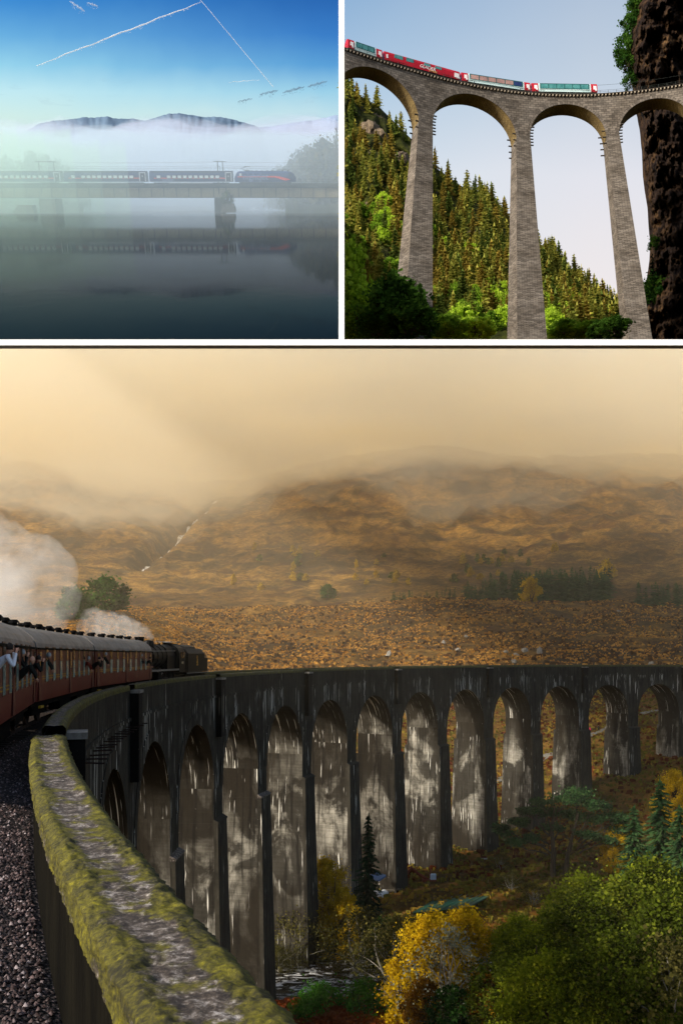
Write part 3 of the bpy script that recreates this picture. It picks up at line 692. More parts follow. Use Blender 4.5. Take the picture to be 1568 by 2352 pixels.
steel = simple('rail_steel', '4a3a30', '6a5a50', 5, .5, .6)
for rr, nm in ((2.43, 1), (3.87, 1)): strip('rail', -8, S_END, rr - .035, rr + .035, -1.15, -.98, steel, 1.5)
sleeper = MB().box((0, 0, 0), (.25, 2.6, .14)).mesh('sleeper', simple('sleeper_wood', '1e1814', '3a3028', 4, .9))
for k in range(60):
    s = 8 + k * .7; p = W(s, 3.15, -1.2); o = newobj('sleeper', sleeper, via); ang = math.atan2(*(W(s + .1, 3.15, 0) - p).yx[:2] if False else ((W(s + .1, 3.15, 0) - p).y, (W(s + .1, 3.15, 0) - p).x)); o.matrix_local = Matrix.Translation(p) @ Matrix.Rotation(ang, 4, 'Z')
# ------------------------------------------------------------------ the steam train
maroon = simple('maroon_paint', '4a0f0f', '661816', 1.2, .4, spec=.5, stretch=(1, 1, .4)); maroon2 = simple('maroon_upper', '481a17', '62261f', 1.5, .45, spec=.4)
roofm = simple('coach_roof', '4c4a48', '8a8682', 1.3, .5, spec=.5, stretch=(.5, 1, 1)); black = simple('black_paint', '050506', '0c0d0f', 3, .5, spec=.1)
sooty = simple('sooty_black', '050505', '0b0b0b', 5, .8, spec=.06); glassd = simple('dark_glass', '0a0c0c', '141818', 1, .1, spec=.8)
glassg = simple('curtained_glass', '6a7c70', '9aac9e', 2, .15, spec=.8); yellow = simple('yellow_line', 'a8801c', 'c49a2c', 4, .5); framem = simple('window_frame_paint', '5a3a28', '6e4a34', 3, .5)
cream = simple('cream_plate', 'c8b48a', 'd8c8a0', 3, .5); skin = simple('skin', 'c08a6c', 'd8a284', 3, .6); shirt = simple('white_shirt', 'd4d2d4', 'eceaec', 6, .8)
darkc = simple('dark_coat', '15140f', '26241a', 6, .9); redc = simple('rust_jacket', '5a1c10', '7a2c18', 6, .9); hairm = simple('hair', '1c140e', '33261a', 20, .7); hairg = simple('grey_hair', '8a8884', 'aeaaa4', 20, .7)
brass = simple('copper_pipe', '6a4a2a', '8a6a3a', 5, .4, .7)
RAIL = -.98
def track_M(s0, s1, r=3.15):
    a, b = W(s0, r, RAIL), W(s1, r, RAIL); x = (b - a).normalized(); z = Vector((0, 0, 1)); y = z.cross(x).normalized(); z = x.cross(y)
    # local +y points left of travel (outward); right side of the train is -y
    return Matrix(((x.x, y.x, z.x, a.x), (x.y, y.y, z.y, a.y), (x.z, y.z, z.z, a.z), (0, 0, 0, 1))), (b - a).length
def coach_prof():
    p = [(-1.36, .95), (-1.40, 1.6), (-1.40, 2.95)]
    roof = [(-1.40, 2.95)] + [(-1.40 * math.cos(a), 2.98 + .92 * math.sin(a)) for a in [math.pi * k / 14 for k in range(1, 14)]] + [(1.40, 2.95)]
    return p, roof
def coach(s0, s1, label):
    M, L = track_M(s0, s1); t = thing('railway_carriage', label, 'carriage', M=M, group='maroon carriages of the steam train')
    g = .3; x0, x1 = g, L - g; p, roof = coach_prof()
    MB().extr([(-1.36, .95), (1.36, .95), (1.40, 1.85), (-1.40, 1.85)], x0, x1).build('lower_body', maroon, t)
    MB().extr([(-1.40, 1.853), (1.40, 1.853), (1.40, 2.95), (-1.40, 2.95)], x0, x1).build('upper_body', maroon2, t)
    MB().extr(roof, x0 - .05, x1 + .05).build('roof', roofm, t, smooth=False)
    MB().box(((x0 + x1) / 2, -1.44, 2.98), (x1 - x0 + .1, .09, .07)).build('gutter', sooty, t)
    for z in (1.90, 1.80): MB().box(((x0 + x1) / 2, -1.404, z), (x1 - x0 - .2, .012, .025)).build('lining', yellow, t)
    for xe in (x0 - .06, x1 + .06): MB().box((xe, 0, 2.1), (.1, 2.5, 2.4)).build('end_wall', sooty, t)
    for xe in (x0 - .16, x1 + .16): MB().box((xe, 0, 2.1), (.26, 1.3, 2.3)).build('gangway', sooty, t)
    MB().box(((x0 + x1) / 2, 0, .82), (x1 - x0 - .4, 2.3, .24)).box((L / 2, -.9, .55), (3.2, .5, .5)).build('underframe', sooty, t)
    for xb in (2.8, L - 2.8):
        bo = MB().box((xb, 0, .55), (3.4, 2.1, .35)).build('bogie', sooty, t)
        wm = MB().cyl((0, -.8, 0), (0, -.68, 0), .46, 16).mesh('wheel', steel)
        for dx in (-1.2, 1.2): o = newobj('wheel', wm, bo, M=Matrix.Translation((xb + dx, 0, .46)))
    n = 8; wm1 = MB().box((0, 0, 0), (.62, .02, .98)).mesh('window', framem)
    lo = MB().box((0, -.015, -.0), (.54, .02, .78)).mesh('lower_pane', glassg); up = MB().box((0, -.014, 0), (.52, .02, .5)).mesh('upper_pane', glassd)
    wf = MB().box((0, 0, 0), (.68, .02, 1.42)).mesh('window', framem)
    xs = []
    dw = (x1 - x0 - 3.2) / 8
    for k in range(8): xs.append(x0 + 1.25 + dw * (k + .5) + (.35 if k > 3 else -.0))
    for x in xs:
        o = newobj('window', wf, t, M=Matrix.Translation((x, -1.405, 2.36))); newobj('lower_pane', lo, o, M=Matrix.Translation((0, 0, -.28))); newobj('upper_pane', up, o, M=Matrix.Translation((0, 0, .42)))
    for x in (x0 + .65, x0 + 1.25 + dw * 4 + .18, x1 - .6):
        d = MB().box((x, -1.412, 1.95), (.66, .02, 1.9)).build('door', maroon2, t)
        MB().box((x, -1.425, 2.5), (.42, .02, .72)).build('door_window', glassd, d); MB().box((x + .25, -1.43, 2.0), (.05, .03, .14)).build('handle', brass, d)
    for x in (x0 + .75, x1 - .75): MB().box((x, -1.41, 1.45), (.34, .015, .3)).build('number_plate', yellow, t)
    MB().box((1.4, -1.36, .72), (.7, .1, .09)).build('axlebox_mark', yellow, t)
    vm = MB().cyl((0, 0, 0), (0, 0, .12), .12, 8).cyl((0, 0, .12), (0, 0, .24), .22, 8, r2=.12).mesh('roof_vent', sooty)
    for k in range(13):
        a = (k % 2) * .5 - .25; newobj('roof_vent', vm, t, M=Matrix.Translation((x0 + .8 + k * (x1 - x0 - 1.6) / 12, a - .15, 3.86)))
    return t
c1 = coach(20.2, 37.3, 'maroon carriage nearest the viewer, cut off by the left edge')
c2 = coach(37.3, 54.9, 'middle maroon carriage with passengers leaning out at its rear door')
c3 = coach(54.9, 73.0, 'maroon carriage coupled to the black steam locomotive')
def loco():
    M, L = track_M(73.2, 84.4); t = thing('steam_locomotive', 'black steam locomotive running backwards with white steam at its chimney', 'locomotive', M=M)
    b = MB(); b.tube([(.35, 0, 2.55), (2.2, 0, 2.55)], .86, 20); b.build('smokebox', sooty, t, smooth=False)
    b = MB(); b.tube([(2.2, 0, 2.55), (6.0, 0, 2.68)], [.84, .93], 20); bo = b.build('boiler', black, t)
    for x in (2.3, 3.5, 4.8, 6.0): MB().tube([(x - .03, 0, 2.58 + (x - 2.2) * .03), (x + .03, 0, 2.58 + (x - 2.2) * .03)], .88 + (x - 2.2) * .022, 20).build('boiler_band', sooty, bo)
    MB().extr([(-.95, 1.5), (-1.0, 2.7), (-.8, 3.35), (-.35, 3.62), (.35, 3.62), (.8, 3.35), (1.0, 2.7), (.95, 1.5)], 6.0, 8.6).build('firebox', black, t)
    MB().tube([(1.3, 0, 3.3), (1.3, 0, 3.5), (1.3, 0, 4.05), (1.3, 0, 4.15)], [.48, .30, .34, .40], 16).build('chimney', sooty, t)
    MB().tube([(3.9, 0, 3.35), (3.9, 0, 3.65), (3.9, 0, 3.88), (3.9, 0, 3.95)], [.48, .44, .36, .12], 14).build('dome', black, t)
    MB().tube([(2.7, 0, 3.35), (2.7, 0, 3.7)], [.4, .3], 12).build('top_feed', black, t)
    MB().cyl((7.2, -.2, 3.6), (7.2, -.2, 3.85), .1, 8).cyl((7.2, .2, 3.6), (7.2, .2, 3.85), .1, 8).build('safety_valve', brass, t)
    MB().box((4.4, 0, 1.55), (8.6, 2.55, .08)).build('running_plate', black, t); MB().box((4.4, -1.3, 1.55), (8.6, .03, .14)).build('plate_edge', simple('worn_steel', '5a5650', '7a756c', 6, .5), t)
    MB().cyl((.4, -1.0, 3.05), (8.2, -1.05, 3.1), .03, 5).build('handrail', bpy.data.materials['worn_steel'], t)
    MB().box((.3, 0, 1.25), (.2, 2.4, .5)).build('buffer_beam', simple('buffer_red', '5a1010', '7a1814', 4, .5), t)
    b = MB().cyl((1.6, -1.15, .75), (1.6 + .9, -1.15, .85), .34, 12).box((2.1, -1.15, 1.2), (1.0, .5, .45)); b.build('cylinder', sooty, t)
    for x in (1.0, 2.7): MB().cyl((x, -.82, .5), (x, -.7, .5), .46, 16).build('wheel', sooty, t)
    for x in (4.1, 5.9, 7.7):
        wv = MB().tube([(x, -.84, .9), (x, -.70, .9)], .88, 22).build('driving_wheel', sooty, t)
        for k in range(8): a = k * math.pi / 4; MB().cyl((x, -.87, .9), (x + math.cos(a) * .75, -.87, .9 + math.sin(a) * .75), .035, 4).build('spoke', black, wv)
    MB().box((5.0, -.98, .75), (4.6, .05, .14), Matrix.Rotation(.05, 3, 'Y')).box((3.2, -1.02, 1.0), (2.2, .05, .1), Matrix.Rotation(-.3, 3, 'Y')).build('side_rods', bpy.data.materials['worn_steel'], t)
    MB().box((3.4, -1.0, 1.1), (1.4, .04, .3), Matrix.Rotation(.5, 3, 'Y')).build('valve_gear', bpy.data.materials['worn_steel'], t)
    cab = MB(); cab.extr([(-1.34, 1.3), (-1.36, 2.9), (-1.15, 3.35), (-.6, 3.72), (0, 3.82), (.6, 3.72), (1.15, 3.35), (1.36, 2.9), (1.34, 1.3)], 8.6, 10.6); c = cab.build('cab', black, t)
    MB().box((10.0, -1.365, 2.75), (.6, .03, .6)).box((9.2, -1.365, 2.75), (.5, .03, .55)).build('cab_window', glassd, c)
    MB().box((9.5, 0, 3.86), (2.3, 1.4, .06)).build('cab_roof_panel', simple('roof_wet', '5a5c5c', '8a8c8c', 3, .3), c)
    cu = bpy.data.curves.new('cab_number', 'FONT'); cu.body = '45407'; cu.size = .3; cu.extrude = .004; cu.align_x = 'CENTER'
    tx = bpy.data.objects.new('cab_number', cu); C.objects.link(tx); bpy.context.view_layer.update(); me = bpy.data.meshes.new_from_object(tx); bpy.data.objects.remove(tx)
    me.materials.clear(); me.materials.append(cream); o = newobj('cab_number', me, c, M=Matrix.Translation((9.6, -1.375, 2.0)) @ Matrix.Rotation(math.pi / 2, 4, 'X'))
    M2, L2 = track_M(84.5, 91.4); q = thing('coal_tender', 'black coal tender with small golden emblem, leading the train', 'tender', M=M2)
    MB().extr([(-1.30, 1.25), (-1.33, 2.9), (-1.0, 3.3), (-.8, 3.35), (.8, 3.35), (1.0, 3.3), (1.33, 2.9), (1.30, 1.25)], .3, 5.6).build('tank', black, q)
    MB().extr([(-1.30, 1.25), (-1.32, 2.5), (1.32, 2.5), (1.30, 1.25)], 5.603, 6.7).build('tank_end', black, q)
    MB().extr([(-1.1, 3.0), (-.9, 3.5), (-.3, 3.68), (.4, 3.65), (.9, 3.45), (1.1, 3.0)], .5, 3.8).build('coal', simple('coal', '080808', '1c1c1c', 3, .5, bstr=1, bd=.3), q)
    MB().box((3.5, 0, 1.15), (6.9, 2.5, .12)).box((3.5, 0, .8), (6.4, 2.1, .5)).build('frame', sooty, q)
    MB().box((3.5, -1.28, 1.17), (6.8, .03, .06)).build('frame_edge', bpy.data.materials['worn_steel'], q)
    for x in (1.2, 3.4, 5.6): MB().cyl((x, -.95, .6), (x, -.8, .6), .6, 18).build('wheel', sooty, q)
    gold = simple('gold_emblem', 'b8801c', 'd8a030', 8, .5)
    em = MB(); cx, cz = 3.1, 2.2                # small upright lion above a wheel, cast as a flat badge
    em.tube([(cx, -1.345, cz - .08), (cx, -1.36, cz - .08)], .17, 16); em.box((cx, -1.35, cz - .33), (.5, .014, .08)); em.box((cx, -1.35, cz + .2), (.13, .014, .34)); em.box((cx - .1, -1.35, cz + .32), (.18, .014, .08)); em.box((cx + .1, -1.35, cz + .14), (.18, .014, .06)); em.tube([(cx - .03, -1.345, cz + .44), (cx - .03, -1.36, cz + .44)], .085, 10)
    em.build('emblem', gold, q)
loco()
# ------------------------------------------------------------------ people
def skin_body(name, joints, edges, radii, mats, parent, fingers=None, sub=2):
    me = bpy.data.meshes.new(name); me.from_pydata(joints, edges, []); o = newobj(name, me, parent)
    for m in mats: me.materials.append(m)
    sm = o.modifiers.new('skin', 'SKIN'); sm.use_smooth_shade = True
    for i, r in enumerate(radii): me.skin_vertices[0].data[i].radius = (r, r)
    me.skin_vertices[0].data[0].use_root = True
    ss = o.modifiers.new('sub', 'SUBSURF'); ss.levels = ss.render_levels = sub; return o
def head(parent, c, face, hair, cap=None, bald=False):
    """head with nose, ears, eyes; face = horizontal direction it looks in"""
    f = Vector(face).normalized(); s = f.cross(Vector((0, 0, 1))).normalized(); u = Vector((0, 0, 1)); c = Vector(c)
    import bmesh
    def ell(bm, ctr, rx, ry, rz, sub=2):
        r = bmesh.ops.create_icosphere(bm, subdivisions=sub, radius=1)
        for v in r['verts']:
            q = v.co; zz = q.z; k = 1 - .18 * max(0, -zz)
            v.co = ctr + s * q.x * rx * k + f * q.y * ry * k + u * zz * rz
    bm = bmesh.new(); ell(bm, c, .075, .095, .12, 3); ell(bm, c + f * .095 - u * .01, .014, .022, .028)
    for k in (-1, 1): ell(bm, c + s * .076 * k - u * .005, .012, .02, .032)
    ell(bm, c + f * .082 - u * .055, .028, .014, .008)
    me = bpy.data.meshes.new('head'); bm.to_mesh(me); bm.free(); me.materials.append(skin); h = newobj('head', me, parent)
    bm = bmesh.new()
    for k in (-1, 1): ell(bm, c + s * .03 * k + f * .088 + u * .018, .012, .008, .008, 1)
    me = bpy.data.meshes.new('eyes'); bm.to_mesh(me); bm.free(); me.materials.append(hairm); newobj('eyes', me, h)
    if not bald:
        bm = bmesh.new(); r = bmesh.ops.create_icosphere(bm, subdivisions=3, radius=1)
        for v in list(r['verts']):
            q = v.co.copy()
            if q.y > .45 and q.z < .45 or q.z < -.35: v.co = c + s * q.x * .06 + f * q.y * .07 + u * q.z * .09
            else: v.co = c + s * q.x * .084 + f * (q.y * .103 - .006) + u * (q.z * .128 + .006)
        me = bpy.data.meshes.new('hair'); bm.to_mesh(me); bm.free(); me.materials.append(hair); newobj('hair', me, h)
def leaner(label, u, v, side_s, coat, hair=hairm, out=.45, arms='camera', bald=False):
    """a passenger leaning out of a right-hand window; the head shows at picture point (u, v)"""
    best = min((abs(UC + F * W(s, 1.75 - out, 0).x / W(s, 1.75 - out, 0).y - u), s) for s in np.arange(24, 80, .1)); s = best[1]
    hp = W(s, 1.75 - out, 0); hp.z = 40 - (v - VH) / F * hp.y
    fw = (W(s + 1, 1.75, 0) - W(s, 1.75, 0)).normalized(); outv = (W(s, 1.0, 0) - W(s, 2.0, 0)).normalized()
    t = thing('person', label, 'person', M=Matrix.Translation(hp)); B = Vector((0, 0, 0)); up = Vector((0, 0, 1))
    neck = B - up * .15 - outv * .05; chest = neck - up * .2 - outv * .2; pel = chest - up * .35 - outv * .35
    side = fw; sh1 = neck - up * .08 + fw * .18; sh2 = neck - up * .08 - fw * .18
    el1 = sh1 + outv * .14 - up * .2 + fw * .06; el2 = sh2 + outv * .14 - up * .22 - fw * .03
    if arms == 'camera': h1, h2 = B + fw * .22 + outv * .06 - up * .02, B + fw * .16 + outv * .14 - up * .05
    else: h1, h2 = el1 + fw * .06 + outv * .02 - up * .16, el2 + fw * .12 + outv * .03 - up * .14
    J = [pel, chest, neck, sh1, el1, el1.lerp(h1, .85), sh2, el2, el2.lerp(h2, .85)]
    skin_body('torso', J, [(0, 1), (1, 2), (2, 3), (3, 4), (4, 5), (2, 6), (6, 7), (7, 8)], [.13, .13, .06, .06, .045, .034, .06, .045, .034], [coat], t)
    for (e, h) in ((el1, h1), (el2, h2)):
        d = (h - e).normalized(); sd = d.cross(up).normalized(); n2 = sd.cross(d); w0 = e.lerp(h, .82); pj = [w0, h + d * .03]; E2 = [(0, 1)]; rr = [.026, .034]
        for k in range(4):
            b = h + d * .05 + sd * (.022 * (k - 1.5)); j = len(pj); pj += [b + d * .03, b + d * (.055 + .006 * (k in (1, 2))) - n2 * .02]; E2 += [(1, j), (j, j + 1)]; rr += [.009, .008]
        j = len(pj); pj += [h + sd * .045 + d * .01, h + sd * .06 + d * .04]; E2 += [(1, j), (j, j + 1)]; rr += [.011, .009]
        skin_body('hand', pj, E2, rr, [skin], t, sub=1)
    head(t, B, (fw * .9 + outv * .3), hair, bald=bald)
    return hp, fw, outv
hp, fw, ov = leaner('passenger in a white shirt holding up a camera at the window nearest the left edge', 8, 1489, 0, shirt, out=.5)
cm = thing('camera', 'small black camera held up by the passenger in the white shirt', 'camera', M=Matrix.Translation(hp + fw * .27 + ov * .1 - Vector((0, 0, .0))))
MB().box((0, 0, 0), (.14, .08, .1)).build('camera_body', sooty, cm); MB().cyl((0, .03, 0), tuple(fw * .12), .035, 10).build('lens', sooty, cm)
leaner('grey haired passenger at a rear window of the nearest carriage', 53, 1500, 0, darkc, hairg, out=.25)
leaner('bald passenger in a dark coat leaning far out between the first two carriages', 75, 1516, 0, darkc, bald=True, out=.6, arms='rest')
leaner('dark clothed passenger with raised hands at the first door of the middle carriage', 90, 1513, 0, darkc, out=.45)
leaner('passenger with a pale face at the second window of the middle carriage', 114, 1506, 0, darkc, hairg, out=.18, arms='rest')
leaner('passenger in a rust coloured jacket at the last door of the middle carriage', 205, 1513, 0, redc, hairg, out=.35, arms='rest')
leaner('dark clothed passenger photographing from the first door of the last carriage', 229, 1513, 0, darkc, out=.5)
leaner('passenger with a bare face filling the first window of the last carriage', 244, 1503, 0, darkc, hairg, out=.25, arms='rest')
leaner('passenger looking out of the last but one window beside the locomotive', 326, 1506, 0, darkc, hairg, out=.2, arms='rest')
leaner('passenger leaning out at the very end of the last carriage, next to the locomotive', 345, 1512, 0, darkc, out=.4, arms='rest')
def walker(label, u, v, h, coat, legs, ph):
    p = findland(u, v, 215, 300); t = thing('person', label, 'person', M=Matrix.Translation(p) @ Matrix.Rotation(ph, 4, 'Z')); k = h / 1.75
    z = lambda *a: tuple(k * q for q in a)
    J = [z(0, 0, .93), z(0, 0, 1.2), z(0, 0, 1.45), z(0, 0, 1.56), z(0, -.2, 1.42), z(.08, -.26, 1.15), z(.2, -.24, .95), z(0, .2, 1.42), z(-.1, .26, 1.15), z(-.05, .27, .9), z(.0, -.1, .88), z(.14, -.1, .48), z(.05, -.1, .08), z(.2, -.1, .04), z(0, .1, .88), z(-.06, .1, .48), z(-.25, .1, .12), z(-.12, .1, .04)]
    Ed = [(0, 1), (1, 2), (2, 3), (2, 4), (4, 5), (5, 6), (2, 7), (7, 8), (8, 9), (0, 10), (10, 11), (11, 12), (12, 13), (0, 14), (14, 15), (15, 16), (16, 17)]
    o = skin_body('body', J, Ed, [k * q for q in (.14, .14, .13, .06, .08, .055, .04, .08, .055, .04, .1, .07, .05, .04, .1, .07, .05, .04)], [legs], t)
    import bmesh
    bm = bmesh.new(); bmesh.ops.create_cone(bm, segments=12, radius1=.25 * k, radius2=.19 * k, depth=.68 * k, cap_ends=True)
    for q in bm.verts: q.co.x *= .75; q.co.z += 1.15 * k
    me = bpy.data.meshes.new('jacket'); bm.to_mesh(me); bm.free(); me.materials.append(coat); newobj('jacket', me, t)
    head(t, z(.02, 0, 1.66), (1, 0, 0), hairm)
walker('walker in a bright pink jacket on the gravel path behind the arches', 1354, 1684, 1.75, simple('pink_jacket', 'c01848', 'd82a5c', 3, .8), simple('navy_trousers', '14141c', '20202a', 3, .9), .4)
walker('walker in dark clothes a few steps ahead of the pink jacket', 1373, 1682, 1.8, darkc, sooty, .4)
# ------------------------------------------------------------------ trees and things of the valley
def tree_at(meshes, u, vtop, y, H, label, group, name='tree', rz=None, parts=True, wsc=None):
    p = onland(u, y); p.z -= .2; ht = 40 - (vtop - VH) / F * y - p.z; k = max(.3, ht / H)
    return put_tree(name, meshes, p, label, 'tree', group, sc=(wsc or k), sz=k, rz=rz, parts=parts)
bA = broadleaf(1, 15, 15, .08, 170, 330, .20, L_olive, bark, cr=.12); bB = broadleaf(2, 14, 12, .1, 130, 300, .19, L_ygreen, bark, cr=.12)
bC = broadleaf(3, 12, 9, .08, 100, 260, .18, L_yellow, bark, cr=.13); bD = broadleaf(4, 10, 10, .18, 44, 150, .17, L_dull, barkp)
bE = broadleaf(5, 9, 7, .1, 70, 120, .22, L_rust, bark, cr=.13); bF = broadleaf(6, 9, 8, .05, 80, 120, .23, L_green, bark, cr=.13)
bG = broadleaf(8, 9, 7, .2, 50, 70, .13, L_lichen, barkp, cr=.17); bH = broadleaf(9, 2.6, 4.6, .0, 30, 160, .14, leafmat('leaf_bush', '1a3010', '3a6a1c', '5c8c2a'), bark)
GR = 'trees in the valley below the viaduct'
for (ms, u, vt, y, H, lb) in [
    (bA, 1500, 1990, 84, 15, 'huge dark olive tree filling the lower right corner'), (bA, 1330, 2075, 82, 15, 'broad olive green tree, second from the lower right corner'),
    (bB, 1480, 1985, 104, 14, 'yellow green tree top rising at the right edge behind the huge olive tree'), (bB, 1335, 2010, 108, 14, 'pale green feathery tree top below the Scots pine'),
    (bB, 1190, 2105, 92, 14, 'wide yellow green tree right of the green shed roof'), (bA, 1180, 2180, 84, 15, 'dark green tree in front of the wide yellow green one'),
    (bC, 1062, 2088, 93, 12, 'bright golden yellow tree in front of the green shed'), (bC, 985, 2100, 91, 12, 'orange tipped yellow tree at the left end of the shed roof'),
    (bG, 1030, 2125, 87, 9, 'pale lichen covered bare tree among the golden leaves'), (bE, 975, 2250, 86, 9, 'rust brown small tree below the lichen covered tree'),
    (bF, 1035, 2265, 84, 9, 'low dark green tree by the rapids'), (bC, 745, 1972, 122, 12, 'tall pointed golden tree against the viaduct pier'),
    (bC, 785, 2050, 119, 12, 'lower golden tree leaning right of the tall pointed one'), (bD, 680, 2080, 116, 10, 'thin dull brown tree left of the golden tree'),
    (bD, 830, 2080, 113, 10, 'half bare grey brown tree in the middle of the river bank'), (bD, 905, 2095, 101, 10, 'half bare tree with pale branches right above the rapids'),
    (bF, 885, 2110, 116, 9, 'dark green tree behind the half bare ones'), (bD, 640, 2170, 113, 10, 'small leafless tree leaning over the river at the pier foot'),
    (bF, 500, 2128, 112, 9, 'small green tree just above the mossy parapet'), (bB, 1245, 2125, 88, 14, 'olive yellow tree between the wide yellow green one and the Scots pine'), (bB, 1415, 2060, 86, 14, 'yellow green crown in front of the huge olive tree'), (bD, 1545, 2150, 70, 10, 'brownish tree in the very corner at the bottom right'), (bE, 1110, 2235, 85, 9, 'orange and green young tree at the bottom centre right'),
    (bA, 1420, 2150, 72, 15, 'dense dark tree at the bottom right, in front of the huge olive tree'), (bB, 1260, 2190, 74, 14, 'olive yellow tree at the bottom right of centre'),
    (bA, 1560, 2060, 76, 15, 'dark tree cut by the right edge near the bottom'), (bC, 1420, 1895, 150, 12, 'small yellow birch behind the Scots pine'),
    (bC, 1548, 1770, 172, 12, 'bright yellow green tree at the right edge beside the last arches')]:
    tree_at(ms, u, vt, y, H, lb, GR)
cA = conifer(11, 14, 9.5, L_pine, bark, 30, 16, 9, .85, .03)
cB_ = conifer(12, 14, 9, L_dpine, bark, 30, 16, 9, .85, .03)  # darker needles: the arch's shadow on the spruce is put into its colour
for (u, vt, y, wsc, lb) in [(1515, 1790, 132, 1.05, 'tall blue green conifer at the right edge'), (1455, 1850, 126, .9, 'grey green conifer left of the tall one at the right edge'), (845, 1870, 126, .62, 'narrow dark spruce standing in the shadow of an arch'), (1560, 1850, 122, .9, 'dark conifer cut by the right edge')]:
    tree_at(cA if 'spruce' not in lb else cB_, u, vt, y, 14, lb, 'conifers in the valley', 'conifer', wsc=wsc)
# Scots pine with flat plates of needles
def scots():
    rng = random.Random(5); rs = np.random.RandomState(5); tr = MB(); cl = []
    tr.tube([(0, 0, 0), (.1, 0, 3), (-.1, .1, 6), (.3, 0, 8.6)], [.36, .3, .22, .1], 7); tr.tube([(1.6, .3, 0), (1.9, .2, 2.6), (2.6, .1, 5.5), (3.2, 0, 7.6)], [.3, .26, .18, .08], 7)
    pl = [(-5.6, 0, 5.2, 1.7), (-3.8, .6, 6.4, 1.5), (-4.6, -.5, 4.2, 1.3), (-2.2, 0, 4.6, 1.4), (-1.0, 1, 7.6, 1.7), (.8, -.6, 9.4, 2.2), (3.0, .4, 9.8, 2.3), (5.2, 0, 8.6, 2.0), (4.6, .8, 6.8, 1.9), (7.0, -.3, 7.2, 1.8), (7.6, .3, 5.6, 1.6), (6.0, -.8, 4.6, 1.5), (2.0, 1.2, 7.2, 1.8), (-2.8, -1, 8.0, 1.4), (.2, .8, 5.8, 1.4), (3.9, -1, 5.2, 1.3), (-6.6, .2, 5.9, 1.1), (-1.2, -.7, 9.0, 1.5), (8.4, 0, 6.6, 1.0)]
    for (x, y, z, r) in pl:
        st = Vector((x * .12 + (2.6 if x > 2 else 0), 0, z * .62)); pp = limb_pts(rng, st, (x, y, z - .2), .1, 5); tr.tube(pp, [.13, .11, .09, .06, .04, .02], 5)
        for q in range(3):
            a = rng.uniform(0, 6.28); e = Vector((x + math.cos(a) * r * .7, y + math.sin(a) * r * .7, z)); tr.tube(limb_pts(rng, pp[3], e, .1, 3), [.05, .04, .03, .015], 4, cap=False)
            cl.append((e.x, e.y, e.z + .1, r * .62, rng.uniform(.2, .9)))
        cl.append((x, y, z + .2, r * .7, rng.uniform(.3, .9)))
    return tr.mesh('trunk', bark), crown_mesh('crown', cl, 330, .17, L_pine, rs, flat=.42)
sp = scots(); p = onland(1268, 150); put_tree('scots_pine', sp, p, 'dark green Scots pine with flat spreading branches and two bare trunks', 'tree', None, sc=1.28, rz=0, sz=1.3)
fl = MB(); q = onland(1330, 138)
for k in range(7): a = Vector((R.uniform(-3, 1), R.uniform(-.6, .6), R.uniform(0, .8))); fl.tube(limb_pts(R, q + a, q + a + Vector((R.uniform(2, 5), R.uniform(-1, 1), R.uniform(-.2, 1.6))), .08, 4), [.14, .12, .1, .07, .03], 5)
o = fl.build('fallen_branch', simple('pale_wood', '6a4028', '94603c', 4, .9)); tag(o, 'heap of fallen reddish branches at the foot of the Scots pine', 'branches')
for (u, y, s, lb) in [(735, 98, 1.0, 'bright green bush at the bottom left of the river'), (835, 97, 1.2, 'large bright green bush at the bottom by the rapids'), (700, 95, .8, 'small green bush beside the mossy parapet'), (920, 95, .7, 'small leafy bush right of the large bright green bush'), (1150, 92, 1.1, 'green bush half hidden under the trees at the bottom')]:
    put_tree('bush', bH, onland(u, y), lb, 'bush', 'bushes on the near river bank', sc=s)
for (u, y, s, lb) in [(1105, 176, 1.3, 'olive shrub beside the shed clearing'), (1175, 143, 1.2, 'brown green shrub left of the Scots pine'), (1225, 134, 1.3, 'dark shrub in front of the Scots pine'), (1300, 132, 1.3, 'blue grey shrub under the Scots pine'), (1150, 158, 1.1, 'rough heather shrub between shed and pier')]:
    put_tree('shrub', bD, onland(u, y) - Vector((0, 0, .6)), lb, 'shrub', 'shrubs round the clearing', sc=s * .42, sz=s * .3)
# distant plantation, birches and far trees
sm = [conifer(20 + k, 9, 5, L_pine, bark, 9, 6, 3, 1.3, .05) for k in range(3)]
rngp = random.Random(3); n = 0
def edge(u): return np.interp(u, [885, 950, 1000, 1080, 1130, 1200, 1300, 1400, 1415], [1352, 1355, 1350, 1335, 1322, 1300, 1290, 1305, 1330])
for k in range(250):
    if k < 14: u = rngp.uniform(888, 948)
    elif k < 205: u = 960 + 445 * rngp.random() ** .8
    else: u = rngp.uniform(1450, 1640)
    top = edge(u) if k < 205 else 1338; y = rngp.uniform(715, 790) if k < 14 else 720 + rngp.random() * 190
    p = onland(u, y); vb = VH - (p.z - 40) / y * F; want = rngp.uniform(9, 13)
    # keep crowns under the wood's outline: lift with distance
    vt = top - 9 + rngp.uniform(0, 16) + (910 - y) / 190 * 26 if k >= 14 and k < 205 else top + rngp.uniform(0, 10)
    ht = 40 - (vt - VH) / F * y - p.z
    if ht < 4: continue
    wh = '' if not 14 <= k < 205 else ', left end' if u < 1110 else ', right end' if u > 1300 else ', middle by the yellow birch'
    ht = min(ht, 22); put_tree('small_conifer', sm[k % 3], p, 'dark green conifer of the plantation on the moor' + wh if 14 <= k < 205 else 'conifers of the small clump left of the plantation' if k < 14 else 'conifers of the clump at the right edge of the moor', 'tree', 'conifers of the hillside plantation' + wh if 14 <= k < 205 else 'small clump of conifers left of the plantation' if k < 14 else 'clump of conifers at the right edge of the moor', sc=ht / 9 * 1.15, sz=ht / 9, parts=False)
